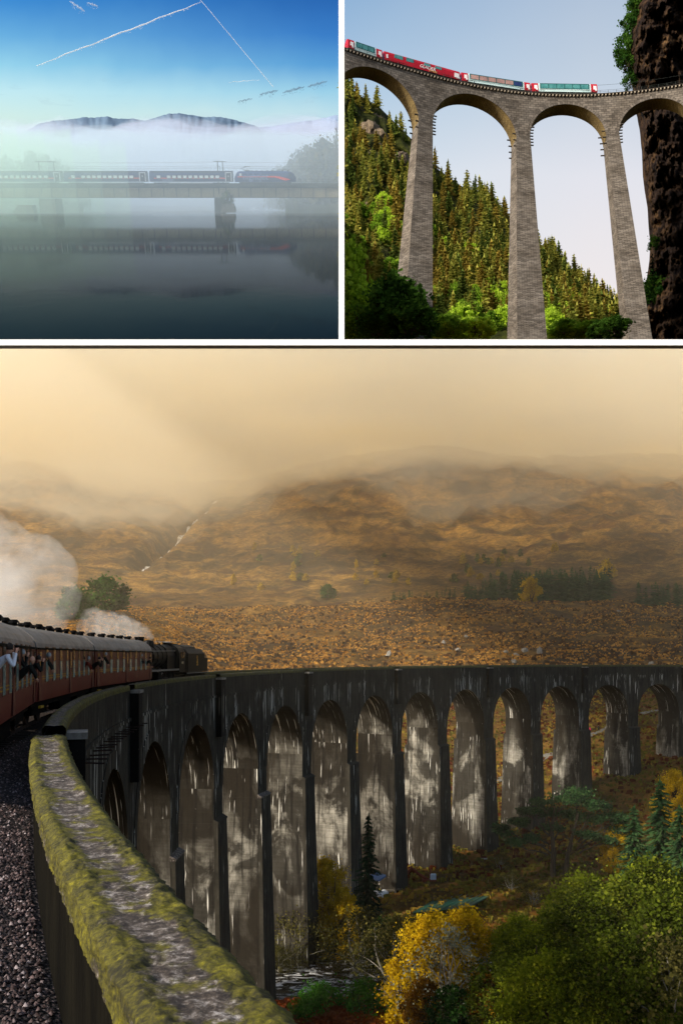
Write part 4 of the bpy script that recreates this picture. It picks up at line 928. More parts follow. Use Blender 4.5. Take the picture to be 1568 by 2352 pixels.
far1 = broadleaf(31, 12, 12, .1, 30, 90, .7, L_green, bark, cr=.24); fary = broadleaf(32, 10, 7, .15, 26, 70, .6, L_yellow, bark, cr=.24); faro = broadleaf(33, 10, 8, .1, 22, 60, .8, L_olive, bark)
def fartree(ms, u, vb, vt, y, lb, nm='tree', grp=None, H=12, wk=1):
    p = findland(u, vb, 250, 1300); ht = (vb - vt) / F * p.y; put_tree(nm, ms, p, lb, 'tree', grp, sc=ht / H * wk, sz=ht / H)
fartree(far1, 243, 1405, 1325, 330, 'large round dark green tree behind the steam', wk=1.25); fartree(far1, 170, 1425, 1350, 325, 'smaller dark green tree half hidden in the steam', wk=1.1)
fartree(fary, 1218, 1384, 1325, 712, 'yellow birch standing in front of the plantation', 'birch', H=10, wk=1.1); fartree(fary, 1392, 1340, 1288, 860, 'yellow birch on the top edge of the plantation', 'birch', H=10)
fartree(far1, 752, 1378, 1345, 760, 'lone dark bush on the moor left of the plantation', 'tree', wk=1.2)
for k in range(46):
    u = R.choice([R.gauss(720, 90), R.gauss(1010, 120), R.gauss(1120, 90)]); y = R.uniform(960, 1250); p = onland(u, y)
    put_tree('hillside_birch', fary if k % 3 else faro, p, 'thin yellow and olive birches scattered on the misty slope ' + ('left of the plantation' if u < 880 else 'above the plantation'), 'tree', 'birches on the misty slope ' + ('left of the plantation' if u < 880 else 'above the plantation'), sc=R.uniform(.6, 1.1), sz=R.uniform(.6, 1.2), parts=False)
# ------------------------------------------------------------------ shed, excavator, small things in the clearing
greenr = simple('green_roof', '184638', '245a48', 3, .35, spec=.5); planks = simple('shed_wood', '2e281e', '4a4030', 3, .9, stretch=(4, 4, .5))
t = thing('shed', 'long open shed with a dark green sheet roof behind the golden trees', 'shed', onland(1052, 138))
def Q(u, v, y): return P(u, v, y) - onland(1052, 138)
rf = MB(); A, B2, Cc, D = Q(948, 2098, 131), Q(1075, 2086, 131), Q(1155, 2043, 146), Q(1040, 2044, 146)
rf.hexa([A, B2, D, Cc, A + Vector((0, 0, .12)), B2 + Vector((0, 0, .12)), D + Vector((0, 0, .12)), Cc + Vector((0, 0, .12))]); rf.build('roof', greenr, t)
for k in range(9):
    f0 = k / 8; a, b = A.lerp(B2, f0), D.lerp(Cc, f0); MB().tube([a + Vector((0, 0, .14)), b + Vector((0, 0, .14))], .05, 4).build('roof_rib', greenr, t)
for k in range(5):
    q = B2.lerp(Cc, k / 4); MB().box(q + Vector((-.1, 0, -1.6)), (.2, .2, 3.2)).build('post', planks, t)
for k in range(14):
    q = A.lerp(B2, (k + .5) / 14); MB().box(q + Vector((0, .3, -1.5)), (.52, .08, 2.9)).build('plank', planks, t)
for k in range(12):
    q = D.lerp(Cc, (k + .5) / 12); MB().box(q + Vector((0, -.3, -2)), (.6, .08, 3.8)).build('plank', planks, t)
rust = simple('digger_orange', '5a2410', '8a3a1a', 4, .6); e0 = onland(975, 150)
t = thing('excavator', 'small rusty excavator with its arm bent over the clearing', 'excavator', e0)
def E_(u, v): return P(u, v, 150) - e0
MB().box(E_(985, 2022) + Vector((0, 0, -.3)), (2.2, 1.6, 1.0)).build('body', rust, t); MB().box(E_(994, 2013) + Vector((0, 0, -.2)), (.9, .9, 1.1)).build('cab', simple('digger_cab', 'a8b8c0', 'd0dce0', 2, .4), t)
for dy in (-.8, .8): MB().box(E_(984, 2034) + Vector((0, dy, -.1)), (2.6, .4, .5)).build('track', sooty, t)
MB().tube([E_(982, 2020), E_(962, 2008), E_(944, 1992)], [.28, .25, .18], 6).build('boom', rust, t); MB().tube([E_(945, 1990), E_(936, 2004), E_(928, 2016)], [.2, .18, .14], 6).build('arm', rust, t); MB().box(E_(926, 2020), (.8, .7, .6)).build('bucket', rust, t)
MB().tube([E_(986, 2016), E_(988, 2000), E_(984, 1992)], .12, 5).build('lever_post', rust, t)
t = tag(MB().hexa([P(838, 2020, 138), P(868, 2026, 132), P(860, 2012, 142), P(886, 2014, 138), P(838, 2019, 138) + Vector((0, 0, .15)), P(868, 2025, 132) + Vector((0, 0, .15)), P(860, 2009, 142) + Vector((0, 0, .4)), P(886, 2012, 138) + Vector((0, 0, .15))]).build('tarpaulin', simple('blue_tarp', '3a5a80', '5a7ca4', 2, .4)), 'blue tarpaulin sheet spread beside the dark spruce under the arch', 'tarpaulin')
for (u, v, y, lb) in [(1118, 1975, 160, 'pale plank lying on the grass between shed and Scots pine'), (1040, 1943, 166, 'white plank lying at the foot of the viaduct pier')]:
    q = findland(u, v, 120, 200); tag(MB().box(q + Vector((0, 0, .15)), (2.6, .3, .2)).build('plank', simple('pale_plank', 'b0aca0', 'c8c4b8', 3, .8)), lb, 'plank')
logm = simple('dead_log', '3a3428', '6a6050', 4, .9)
for k, (u, v, lb) in enumerate([(905, 2042, 'dark log, topmost of the heap beside the pier foot'), (900, 2052, 'thick dark log at the front of the heap'), (893, 2030, 'bent pale log left of the heap')]):
    q = findland(u, v, 120, 200); tag(MB().tube(limb_pts(R, q + Vector((-1.4, 0, .3)), q + Vector((1.5, .4, .5)), .08, 4), [.3, .28, .26, .22, .18], 7).build('log', logm), lb, 'log')
for k, (u, v, s, lb) in enumerate([(868, 2062, 1.0, 'white boulder by the pier, left one of a pair'), (880, 2058, .7, 'smaller white boulder right of the pair'), (860, 2040, .8, 'pale stone above the white boulders')]):
    q = findland(u, v, 118, 200); o = newobj('boulder', rock_mesh(40 + k, s, s * .8, s * .7), M=Matrix.Translation(q + Vector((0, 0, .3)))); o.data.materials.append(simple('pale_boulder', 'a8a49c', 'd8d6d0', 2, .8) if k == 0 else bpy.data.materials['pale_boulder']); tag(o, lb, 'boulder')
# ------------------------------------------------------------------ steam, mist and haze
import bmesh
def blob(name, pts, label, mat, sub=4, amp=.35, fr=.6):
    bm = bmesh.new()
    for k, (c, r) in enumerate(pts):
        g = bmesh.ops.create_icosphere(bm, subdivisions=sub, radius=1)
        for v in g['verts']:
            n = v.co.copy(); w_ = c + n * r; d = 1 + amp * noise.fractal(w_ * fr / max(r, .5) * 1.5 + Vector((k, 0, 0)), .6, 2.2, 4); v.co = c + n * r * d
    me = bpy.data.meshes.new(name); bm.to_mesh(me); bm.free(); me.materials.append(mat); o = newobj(name, me)
    rm = o.modifiers.new('merge', 'REMESH'); rm.mode = 'VOXEL'; rm.voxel_size = max(.12, min(r for _, r in pts) * .16)
    return tag(o, label, name, kind='stuff')
def steam_mat(name, dens, col, sc):
    t = NT(name); v = t.n('ShaderNodeVolumePrincipled'); v.inputs['Color'].default_value = col; v.inputs['Anisotropy'].default_value = .1
    n = t.noise(t.co('Object'), sc, 6, .65, .3); t.l(t.math('MULTIPLY', t.ramp(n, [(.38, 0.), (.72, 1.)]), dens * 1.4), v.inputs['Density']); t.l(v.outputs[0], t.out.inputs['Volume']); return t.m
blob('steam', [(P(u, v, y), r) for (u, v, y, r) in [(345, 1461, 80, .35), (332, 1455, 81, .6), (315, 1450, 82, .85), (292, 1444, 83, 1.1), (268, 1438, 84, 1.3), (240, 1434, 85, 1.4), (215, 1432, 86, 1.4)]], 'thin white steam trailing from the locomotive chimney', steam_mat('chimney_steam', .26, (1, .97, .93, 1), .8), 3)
blob('steam', [(P(u, v, 118), r) for (u, v, r) in [(5, 1400, 4.2), (30, 1350, 5.0), (60, 1310, 4.6), (0, 1320, 6.5), (90, 1330, 4.0), (40, 1275, 3.4), (70, 1420, 4.4), (110, 1290, 3.2), (-40, 1290, 6), (120, 1380, 3.6), (-40, 1370, 8)]], 'large billowing cloud of white steam at the left edge behind the train', steam_mat('drifting_steam', .13, (1, .98, .95, 1), .14), 3)
def wedge(name, y0, y1, vtop, zbot, us, mat, label, lumps=None):
    mb = MB(); nu_ = 60 if lumps else 1; ny_ = 26 if lumps else 1
    def X(u, y): return (u - UC) / F * y
    top = lambda u, y: 40 - (vtop - VH) / F * y
    bot = (lambda u, y: lumps(u, y)) if lumps else (lambda u, y: zbot)
    us_ = [us[0] + (us[1] - us[0]) * i / nu_ for i in range(nu_ + 1)]; ys = [y0 + (y1 - y0) * j / ny_ for j in range(ny_ + 1)]
    V = []; Fq = []
    for f_ in (bot, top):
        for y in ys:
            for u in us_: V.append((X(u, y), y, f_(u, y)))
    n1 = nu_ + 1; N = n1 * len(ys)
    for j in range(ny_):
        for i in range(nu_):
            a = j * n1 + i; Fq.append((a, a + n1, a + n1 + 1, a + 1)); Fq.append((N + a, N + a + 1, N + a + n1 + 1, N + a + n1))
    for i in range(nu_): a = i; Fq.append((a, a + 1, N + a + 1, N + a)); a = ny_ * n1 + i; Fq.append((a + 1, a, N + a, N + a + 1))
    for j in range(ny_): a = j * n1; Fq.append((a + n1, a, N + a, N + a + n1)); a = j * n1 + nu_; Fq.append((a, a + n1, N + a + n1, N + a))
    o = newobj(name, npmesh(name, V, np.array(Fq), mat, smooth=bool(lumps))); return tag(o, label, kind='stuff')
wedge('haze', 46, 2750, 796, -3, (-430, 2080), volmat('haze_air', (.98, .84, .60, 1), .00019, 0), 'warm haze filling the glen')
def low(u, y):
    b = np.interp(u, [-450, 0, 250, 450, 600, 780, 960, 1200, 1568, 2100], [1105, 1105, 1122, 1132, 1100, 1062, 1050, 1072, 1085, 1085])
    z = 40 - (b - VH) / F * 1900; x = (u - UC) / F * y
    return z - 42 + 62 * fbm(x / 300, y / 420, 3, 5) + 10 * fbm(x / 70, y / 90, 8, 4) + (y - 1900) * .03
wedge('cloud', 1350, 2500, 797, 0, (-440, 2090), volmat('cloud_air', (1, .87, .60, 1), .0034, .3), 'low golden cloud swallowing the hill tops', low)
def low2(u, y): return low(u, y) - 92 + 18 * fbm((u - UC) / F * y / 300, y / 200, 21, 3)
def ragged():
    t = NT('cloud_edge'); v = t.n('ShaderNodeVolumePrincipled'); v.inputs['Color'].default_value = (1, .91, .72, 1); v.inputs['Anisotropy'].default_value = .3
    n = t.noise(t.co('Object', (.6, .6, 2.2)), .0050, 5, .6, .5); t.l(t.math('MULTIPLY', t.ramp(n, [(.34, 0.), (.70, 1.)]), .0050), v.inputs['Density']); t.l(v.outputs[0], t.out.inputs['Volume']); return t.m
wedge('cloud', 1050, 1349, 797.5, 0, (-441, 2091), ragged(), 'thin ragged lower edge of the golden cloud', low2)
# ================================================================== the misty lake (own up direction, train about 900 m away)
YB = 906.0; ZW = LK.at(512, 489.5, YB).z
def lx(u, v=405): return LK.at(u, v, YB).x
def lz(v, u=400): return LK.at(u, v, YB).z
def lake_water():
    t = NT('lake_water'); c = t.co('Object', (1, .35, 1)); n = t.noise(c, .35, 4, .6); n2 = t.noise(t.co('Object', (.05, .02, 1)), .6, 3)
    h = t.math('MULTIPLY', n, t.ramp(n2, [(.45, .25), (.6, 1.)]))
    return t.bsdf((.004, .007, .008, 1), .03, spec=.5, bump=h, bstr=.05, bdist=.12, ior=1.007)
mb = MB(); ys = np.geomspace(LK.onz(700, 785.5, ZW).y, 1640, 40)
for a, b in zip(ys[:-1], ys[1:]):
    xa0, xa1, xb0, xb1 = LK.at(-300, 468, a).x, -4.5 / F * a, LK.at(-300, 468, b).x, -4.5 / F * b
    mb.poly([(xa0, a, ZW), (xa1, a, ZW), (xb1, b, ZW), (xb0, b, ZW)])
o = mb.build('water', lake_water(), frame=LK); tag(o, 'dark still lake mirroring the bridge and train', kind='structure')
girder = simple('girder_paint', '8a8268', 'a89e80', .08, .8); steelb = simple('girder_steel', '2c302c', '3e423c', .3, .7)
br = thing('girder_bridge', 'long brown plate girder railway bridge low over the misty lake', 'bridge', (0, YB, 0), frame=LK)
z0, z1 = lz(454.5), lz(430.5); X0, X1 = lx(-500), -4 / F * YB * 1.15
seg = [-500 + 28.7 * k for k in range(0, 60)]; edges = [lx(1.2 + 28.72 * k) for k in range(-10, 28)]
edges = [e for e in edges if X0 < e < X1] + [X1]
for a, b in zip([X0] + edges[:-1], edges): MB().box(((a + b) / 2, 0, (z0 + z1) / 2), (b - a - .35, 1.0, z1 - z0 - .8)).build('girder_panel', girder, br)
st = MB().box((0, -.5, 0), (.45, 1.0, z1 - z0 - .5)).mesh('stiffener', steelb)
for e in edges: newobj('stiffener', st, br, M=Matrix.Translation((e, 0, (z0 + z1) / 2)))
MB().box(((X0 + X1) / 2, -.2, z0 + .2), (X1 - X0, 2.2, .4)).box(((X0 + X1) / 2, -.2, z1 - .2), (X1 - X0, 2.2, .4)).build('flange', steelb, br)
MB().box(((X0 + X1) / 2, 6, (z1 + lz(421)) / 2), (X1 - X0, 14, lz(421) - z1)).build('deck', simple('bridge_deck', '33382f', '4a4e44', .3, .9), br)
for zz in (lz(421) + 3.2, lz(421) + 1.6): MB().box((lx(730), -.5, zz), (lx(777) - lx(684), .18, .18)).build('rail_bar', steelb, br)
for k in range(7): MB().box((lx(690 + 13 * k), -.5, lz(421) + 1.6), (.25, .25, 3.4)).build('railing_post', steelb, br)
stone = simple('pier_stone', '4a4a42', '7a7668', .25, .9, bstr=.6, bd=.6)
def hexpx(us, vs, y0, y1):                      # stone block from picture extents
    a, b = LK.at(us[0], vs[1], y0).x, LK.at(us[1], vs[1], y0).x; return MB().box(((a + b) / 2, (y0 + y1) / 2 - YB, (lz(vs[0]) + ZW) / 2 - .6), (b - a, y1 - y0, lz(vs[0]) - ZW + 1.2), taper=.93)
hexpx((493, 511), (454.8, 483), YB - 2, YB + 26).build('pier', simple('pier_dark', '22261f', '34382e', .3, .9), br)
b = MB()
for k in range(4): zz = ZW + 1.3 + k * 1.7; b.box(((lx(508) + lx(540)) / 2 + R.uniform(-.3, .3), -8, zz), (lx(540) - lx(508) - k * .6, 10, 1.66))
b.build('pier_footing', stone, br)
hexpx((90, 128), (456, 470), YB - 3, YB + 22).build('abutment', stone, br)
b = MB()
for k in range(3): b.box(((lx(31) + lx(77)) / 2 + k * .8, -6, ZW + 1.2 + k * 2.1), (lx(77) - lx(31) - k * 2.2, 12, 2.05))
b.build('abutment_footing', stone, br)
bb = broadleaf(41, 10, 8, .1, 26, 120, .5, L_olive, bark); p = (lx(522), YB - 8, lz(472) - 1); put_tree('bush', bb, p, 'small bush growing on the stone pier in the lake', 'bush', None, LK, sc=1.25, sz=1.2)
# catenary masts and wires
for (ua, ub, lb) in ((93.5, 120.5, 'pair of thin catenary poles near the left bank'), (501.4, 509.6, 'pair of catenary poles beside the stone pier')):
    t = thing('catenary_mast', lb, 'mast', (lx(ua), YB, lz(421)), frame=LK, group='catenary masts on the girder bridge'); H = lz(370) - lz(421); D = lx(ub) - lx(ua)
    MB().cyl((0, -1, -8), (0, -1, H), .38, 6).build('pole', steelb, t); MB().cyl((D, 9, 0), (D, 9, H), .34, 6).build('pole', steelb, t)
    MB().tube([(-3.2, -1, H - .2), (D + 3.2, 9, H - .2)], .25, 5).build('cross_arm', steelb, t)
    for k in (0, 1): MB().cyl((k * D + 1.6, 2, H - 4 - 2 * k), (k * D, k * 9, H - 4), .16, 4).cyl((k * D + 1.6, 2, H - 4 - 2 * k), (k * D + 1.6, 2, H - 7), .2, 4).build('insulator_arm', steelb, t)
for (v, y) in ((371.5, 3), (381, 0), (384, 4), (386.5, -1)):
    b = MB(); pts = [Vector((lx(u), YB + y, lz(v) - .7 * math.sin(math.pi * ((u - 93) % 408) / 408))) for u in range(-300, 770, 34)]; b.tube(pts, .09, 4, cap=False)
    tag(b.build('overhead_wire', steelb, frame=LK), {371.5: 'topmost overhead wire above the misty train', 381: 'second overhead wire from the top', 384: 'third overhead wire from the top', 386.5: 'lowest overhead wire just above the carriage roofs'}[v], 'wire', 'overhead wires of the lake bridge')
# the dark blue train
navy = simple('navy_paint', '10224e', '183268', .08, .5); navyr = simple('navy_roof', '0c1630', '14203c', .1, .6); red = simple('red_stripe', 'd83a28', 'e84a34', .5, .6)
silver = simple('silver_skirt', '8a9094', 'b0b6ba', .3, .5); pane = simple('pale_pane', 'c0caca', 'd8dede', .3, .4); paneD = simple('pane_frame', '121a2c', '182238', .3, .5); whitef = simple('white_door_frame', 'b4bcbc', 'd0d6d6', .3, .5)
zr, zb = lz(392.6), lz(417.5); zrail = lz(421)
def text_mesh(body, size, ext, mat, font_scale=1, italic=0):
    cu = bpy.data.curves.new('lettering', 'FONT'); cu.body = body; cu.size = size; cu.extrude = ext; cu.align_x = 'CENTER'; cu.align_y = 'CENTER'; cu.space_character = font_scale; cu.shear = italic
    tx = bpy.data.objects.new('lettering', cu); C.objects.link(tx); bpy.context.view_layer.update(); me = bpy.data.meshes.new_from_object(tx); bpy.data.objects.remove(tx)
    me.materials.clear(); me.materials.append(mat); return me
lett = simple('pale_lettering', '7484a8', '8494b8', 1, .6)
def blue_coach(u0, u1, label):
    a, b = lx(u0), lx(u1); L = b - a; H = zr - zb; t = thing('railway_carriage', label, 'carriage', (a, YB - 1, zb), frame=LK, group='dark blue carriages on the misty bridge')
    W2 = 4.4
    MB().extr([(-W2, 0), (-W2 - .15, H * .5), (-W2 + .4, H * .78), (W2 - .4, H * .78), (W2, 0)], .6, L - .6).build('body', navy, t)
    MB().extr([(-W2 + .4, H * .785), (-W2 + 1.2, H * .93), (-W2 + 2.8, H), (W2 - 2.8, H), (W2 - 1.2, H * .93), (W2 - .4, H * .785)], .7, L - .7).build('roof', navyr, t)
    MB().box((L / 2, -W2 - .2, lz(409.6) - zb), (L - 9, .08, .62)).build('stripe', red, t)
    n = 11; sp = (L - 26) / (n - 1)
    fm = MB().box((0, 0, 0), (3.6, .1, 2.5)).mesh('window', paneD); pm = MB().box((0, -.08, 0), (3.1, .1, 2.1)).mesh('pane', pane)
    for k in range(n):
        x = 11 + k * sp + (1.6 if k else -2.5); o = newobj('window', fm, t, M=Matrix.Translation((x, -W2 - .22, lz(406.6) - zb))); newobj('pane', pm, o)
    d = MB().box((L - 4, -W2 - .2, H * .42), (4.2, .1, H * .74)).build('door', navyr, t)
    MB().box((L - 6.4, -W2 - .28, H * .42), (.7, .12, H * .78)).box((L - 1.6, -W2 - .28, H * .42), (.7, .12, H * .78)).box((L - 4, -W2 - .28, H * .82), (5.5, .12, .6)).build('door_frame', whitef, d)
    MB().box((L - 4, -W2 - .3, H * .5), (.9, .1, .9)).build('door_window', pane, d)
    MB().box((L * .5, -W2 + .1, -.9), (L * .52, .2, .7)).build('skirt', silver, t)
    MB().box((L / 2, 0, -1.4), (L - 8, 7, 1.6)).build('underframe', paneD, t)
    for x in (9, L - 9):
        bo = MB().box((x, 0, -1.9), (9, 7.4, 1.1)).build('bogie', paneD, t)
        for dx in (-3, 3): MB().cyl((x + dx, -4, -2.2), (x + dx, -3.4, -2.2), 1.35, 14).build('wheel', steelb, bo)
    return t
blue_coach(-248, -56, 'dark blue carriage outside the left edge, fourth from the locomotive')
blue_coach(-53, 146, 'dark blue carriage half lost in green mist at the left edge'); blue_coach(149, 341, 'dark blue carriage with pale windows, second from the locomotive'); bc = blue_coach(344, 537, 'dark blue carriage coupled to the electric locomotive')
newobj('lettering', text_mesh('nightjet', 3.2, .05, lett), bc, M=Matrix.Translation(((lx(365) - lx(344) + 5 + lx(420) - lx(344)) / 2 - 4, -4.8, lz(413.5) - zb)) @ Matrix.Rotation(math.pi / 2, 4, 'X'))
a, b = lx(540), lx(680); L = b - a; H = zr - zb; t = thing('electric_locomotive', 'dark blue electric locomotive with a sweeping red stripe and raised pantograph', 'locomotive', (a, YB - 1, zb), frame=LK)
V = []; n = 24
prof = [(-4.5, -.2), (-4.6, H * .45), (-4.1, H * .78), (-2.8, H * .96), (2.8, H * .96), (4.1, H * .78), (4.6, H * .45), (4.5, -.2)]
mbL = MB(); st_ = []
for k in range(n + 1):
    x = L * k / n; e = min(x / (L * .07), (L - x) / (L * .12), 1); e = max(e, .0); hs = .45 + .55 * math.sin(e * math.pi / 2) ** .8; ws = .8 + .2 * e
    st_.append([(x + (.0), y * ws, z * hs if z > 0 else z) for (y, z) in prof])
for k in range(n):
    for i in range(len(prof)): j = (i + 1) % len(prof); mbL.poly([st_[k][i], st_[k][j], st_[k + 1][j], st_[k + 1][i]])
mbL.poly(st_[0]); mbL.poly(list(reversed(st_[-1]))); mbL.build('body', navy, t)
sm_ = MB(); yS = -4.72; q = lambda u: lx(u) - a; w_ = lambda v: lz(v) - zb
top = [(547, 405.6), (580, 405.4), (610, 404.8), (630, 404.6), (643, 405.6), (655, 408.8), (668, 412.5)]; bot = [(547, 407.4), (580, 407.6), (610, 407.6), (630, 408), (640, 410), (648, 413.2), (656, 415)]
for k in range(6): sm_.hexa([(q(bot[k][0]), yS, w_(bot[k][1])), (q(bot[k + 1][0]), yS, w_(bot[k + 1][1])), (q(bot[k][0]), yS + .15, w_(bot[k][1])), (q(bot[k + 1][0]), yS + .15, w_(bot[k + 1][1])), (q(top[k][0]), yS, w_(top[k][1])), (q(top[k + 1][0]), yS, w_(top[k + 1][1])), (q(top[k][0]), yS + .15, w_(top[k][1])), (q(top[k + 1][0]), yS + .15, w_(top[k + 1][1]))])
sm_.build('stripe', red, t)
newobj('lettering', text_mesh('nightjet', 7.2, .06, lett), t, M=Matrix.Translation((q(588), -4.82, w_(406.4))) @ Matrix.Rotation(math.pi / 2, 4, 'X'))
MB().box((q(554), -4.5, w_(401.5)), (1.9, .15, 2)).build('cab_window', pane, t); MB().box((q(667), -4.25, w_(401.5)), (2.6, .25, 2.4)).build('cab_window', paneD, t)
MB().box((L / 2, 0, -1.4), (L - 8, 7.5, 2)).build('underframe', paneD, t)
for x in (11, L - 12):
    bo = MB().box((x, 0, -1.6), (11, 8, 1.2)).build('bogie', paneD, t)
    for dx in (-3.4, 3.4): MB().cyl((x + dx, -4.4, -2.1), (x + dx, -3.6, -2.1), 1.6, 14).build('wheel', steelb, bo)
for k in range(9): MB().box((10 + k * 4.4, -1.5, H * .99), (1.1, 1.1, 1.0)).build('roof_insulator', steelb, t)
MB().box((L / 2, 0, H * .97), (L * .6, 4, .5)).build('roof_equipment', navyr, t)
pn = MB(); pn.tube([(q(566), 0, H), (q(554), 0, w_(387)), (q(567), 0, w_(382.6))], .28, 5).tube([(q(563), -2, w_(382.8)), (q(574), 2, w_(382.2))], .25, 5).box((q(567), 0, H + .5), (5, 3, .5)); pn.build('pantograph', steelb, t)
MB().box((q(652), 0, H * .99 + .8), (10, 3, .4)).build('folded_pantograph', steelb, t)
# banks and trees in the mist
tl = [broadleaf(50 + k, 30, 26, .05, 40, 90, 1.5, L_dull, bark, cr=.24) for k in range(2)]
def bank(us, vs_top, y, zb_, lb, seed):
    V = []; nn = 30
    for j in range(7):
        for i in range(nn + 1):
            u = us[0] + (us[1] - us[0]) * i / nn; yy_ = y + j * 45; hgt = (LK.at(u, vs_top, y).z - ZW) * math.sin(min(1, j / 4) * math.pi / 2) * (.8 + .3 * fbm(u * .05, j * .3, seed)); p = LK.at(u, 468, yy_); V.append((p.x, yy_, ZW - .3 + max(0, hgt)))
    Fq = np.array([(q_, q_ + 1, q_ + nn + 2, q_ + nn + 1) for j in range(6) for i in range(nn) for q_ in [j * (nn + 1) + i]])
    o = newobj('lake_bank', npmesh('lake_bank', V, Fq, simple('bank_earth%d' % seed, '1e2216', '34381f', .05, .95)), frame=LK); tag(o, lb, kind='structure')
bank((-300, 190), 450, 1000, 0, 'dark wooded left bank of the lake', 1); bank((655, 777), 440, 950, 0, 'dark wooded right bank of the lake', 2)
bank((-300, 560), 463, 1330, 0, 'far shore lost in the mist', 3)
for (u, vt, y, lb) in [(20, 362, 1040, 'misty tree farthest left on the left bank'), (-30, 370, 1050, 'misty tree at the left edge of the lake picture'), (58, 376, 1045, 'low misty tree between two taller ones on the left bank'), (84, 357, 1050, 'tallest misty tree of the left bank'), (112, 364, 1080, 'misty tree just right of the left catenary poles'), (140, 372, 1110, 'faint misty tree right of the tallest on the left bank'), (165, 384, 1160, 'faintest low tree where the left bank ends'), (-100, 360, 1040, 'tree beyond the left edge')]:
    p = LK.at(u, 468, y); z = LK.at(u, vt, y).z; k = (z - ZW) / 30; put_tree('bank_tree', tl[int(u) % 2], (p.x, y, ZW), lb, 'tree', 'misty trees on the banks of the lake', LK, sc=k * .9, sz=k)
for (u, vt, y, lb) in [(772, 310, 1020, 'tallest dark misty tree beside the dividing bar'), (752, 326, 1030, 'big misty tree second from the dividing bar'), (733, 332, 1050, 'big misty tree third from the dividing bar'), (714, 342, 1090, 'misty tree in the middle of the right bank'), (696, 352, 1130, 'pale misty tree left of the middle of the right bank'), (676, 372, 1150, 'faint tree at the left end of the right bank'), (646, 386, 1250, 'faintest tree top in the mist above the locomotive nose')]:
    p = LK.at(u, 468, y); z = LK.at(u, vt, y).z; k = (z - ZW) / 30; wk = min(k * .9, (.0 - p.x) / 15 if u > 760 else 9); put_tree('bank_tree', tl[int(u) % 2], (p.x, y, ZW), lb, 'tree', 'misty trees on the banks of the lake', LK, sc=wk if u > 760 else k * .9, sz=k)
# hills behind
def ridge(name, pts, y, depth, mat, lb):
    us = np.arange(pts[0][0], pts[-1][0] + 1, 4.0); V = []; nj = 14
    for j in range(nj + 1):
        f = j / nj
        for u in us:
            vt = np.interp(u, [p[0] for p in pts], [p[1] for p in pts]); top = LK.at(u, vt, y).z; yy_ = y - depth * (1 - f)
            z = ZW + (top - ZW) * (f ** .7) + (fbm(u * .02, f * 3, 4) * 5 + fbm(u * .15, f * 9, 4) * 2) * (1 if f < 1 else .3); V.append((LK.at(u, 468, yy_).x, yy_, z))
    n = len(us); Fq = np.array([(a_, a_ + 1, a_ + n + 1, a_ + n) for j in range(nj) for i in range(n - 1) for a_ in [j * n + i]])
    o = newobj(name, npmesh(name, V, Fq, mat, smooth=True), frame=LK); tag(o, lb, kind='structure')
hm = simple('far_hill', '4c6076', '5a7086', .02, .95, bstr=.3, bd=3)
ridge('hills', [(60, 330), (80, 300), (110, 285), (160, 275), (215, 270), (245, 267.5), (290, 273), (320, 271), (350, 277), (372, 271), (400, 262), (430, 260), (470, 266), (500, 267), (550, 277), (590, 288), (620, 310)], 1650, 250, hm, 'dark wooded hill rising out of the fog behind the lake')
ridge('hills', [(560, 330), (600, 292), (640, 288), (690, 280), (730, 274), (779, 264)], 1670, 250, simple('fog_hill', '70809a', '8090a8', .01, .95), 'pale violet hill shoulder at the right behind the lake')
# fog
def fogbox(name, us, y0, y1, top, mat, lb):
    nu_, ny_ = 40, 20; V = []; Fq = []
    us_ = np.linspace(us[0], us[1], nu_ + 1); ys = np.linspace(y0, y1, ny_ + 1); n1 = nu_ + 1; N = n1 * (ny_ + 1)
    for f_ in (0, 1):
        for y in ys:
            for u in us_: V.append((LK.at(u, 468, y).x, y, (top(u, y) if f_ else ZW + .05)))
    for j in range(ny_):
        for i in range(nu_): a_ = j * n1 + i; Fq.append((a_, a_ + n1, a_ + n1 + 1, a_ + 1)); Fq.append((N + a_, N + a_ + 1, N + a_ + n1 + 1, N + a_ + n1))
    for i in range(nu_): a_ = i; Fq.append((a_, a_ + 1, N + a_ + 1, N + a_)); a_ = ny_ * n1 + i; Fq.append((a_ + 1, a_, N + a_, N + a_ + 1))
    for j in range(ny_): a_ = j * n1; Fq.append((a_ + n1, a_, N + a_, N + a_ + n1)); a_ = j * n1 + nu_; Fq.append((a_, a_ + n1, N + a_ + n1, N + a_))
    o = newobj(name, npmesh(name, V, np.array(Fq), mat, smooth=True), frame=LK); tag(o, lb, kind='stuff')
def ftop(base, amp): return lambda u, y: LK.at(300, base, y).z * 1.0 + amp * fbm(u * .006, y * .004, base * .1, 4)
fogbox('fog', (-300, 781), 640, 1625, ftop(303, 10), volmat('lake_fog', (.75, .90, 1, 1), .0032, .2), 'white fog lying over the lake behind the train')
fogbox('fog', (-300, 780.5), 1100, 1620, ftop(284, 14), volmat('upper_fog', (.84, .88, 1, 1), .0030, .2), 'thin upper fog veiling the foot of the hills')
for k, ue in enumerate((60, 120, 180, 240, 300)): fogbox('fog', (-300, ue), 780 - k * 6, 1600 + k * 3, ftop(300 + 8 * k, 12), volmat('green_fog%d' % k, (.72, .97, .78, 1), .0015, .2), 'greenish fog over the left bank, layer ending ' + ('farthest left', 'near the first poles', 'past the second poles', 'behind the second carriage', 'at its middle')[k])
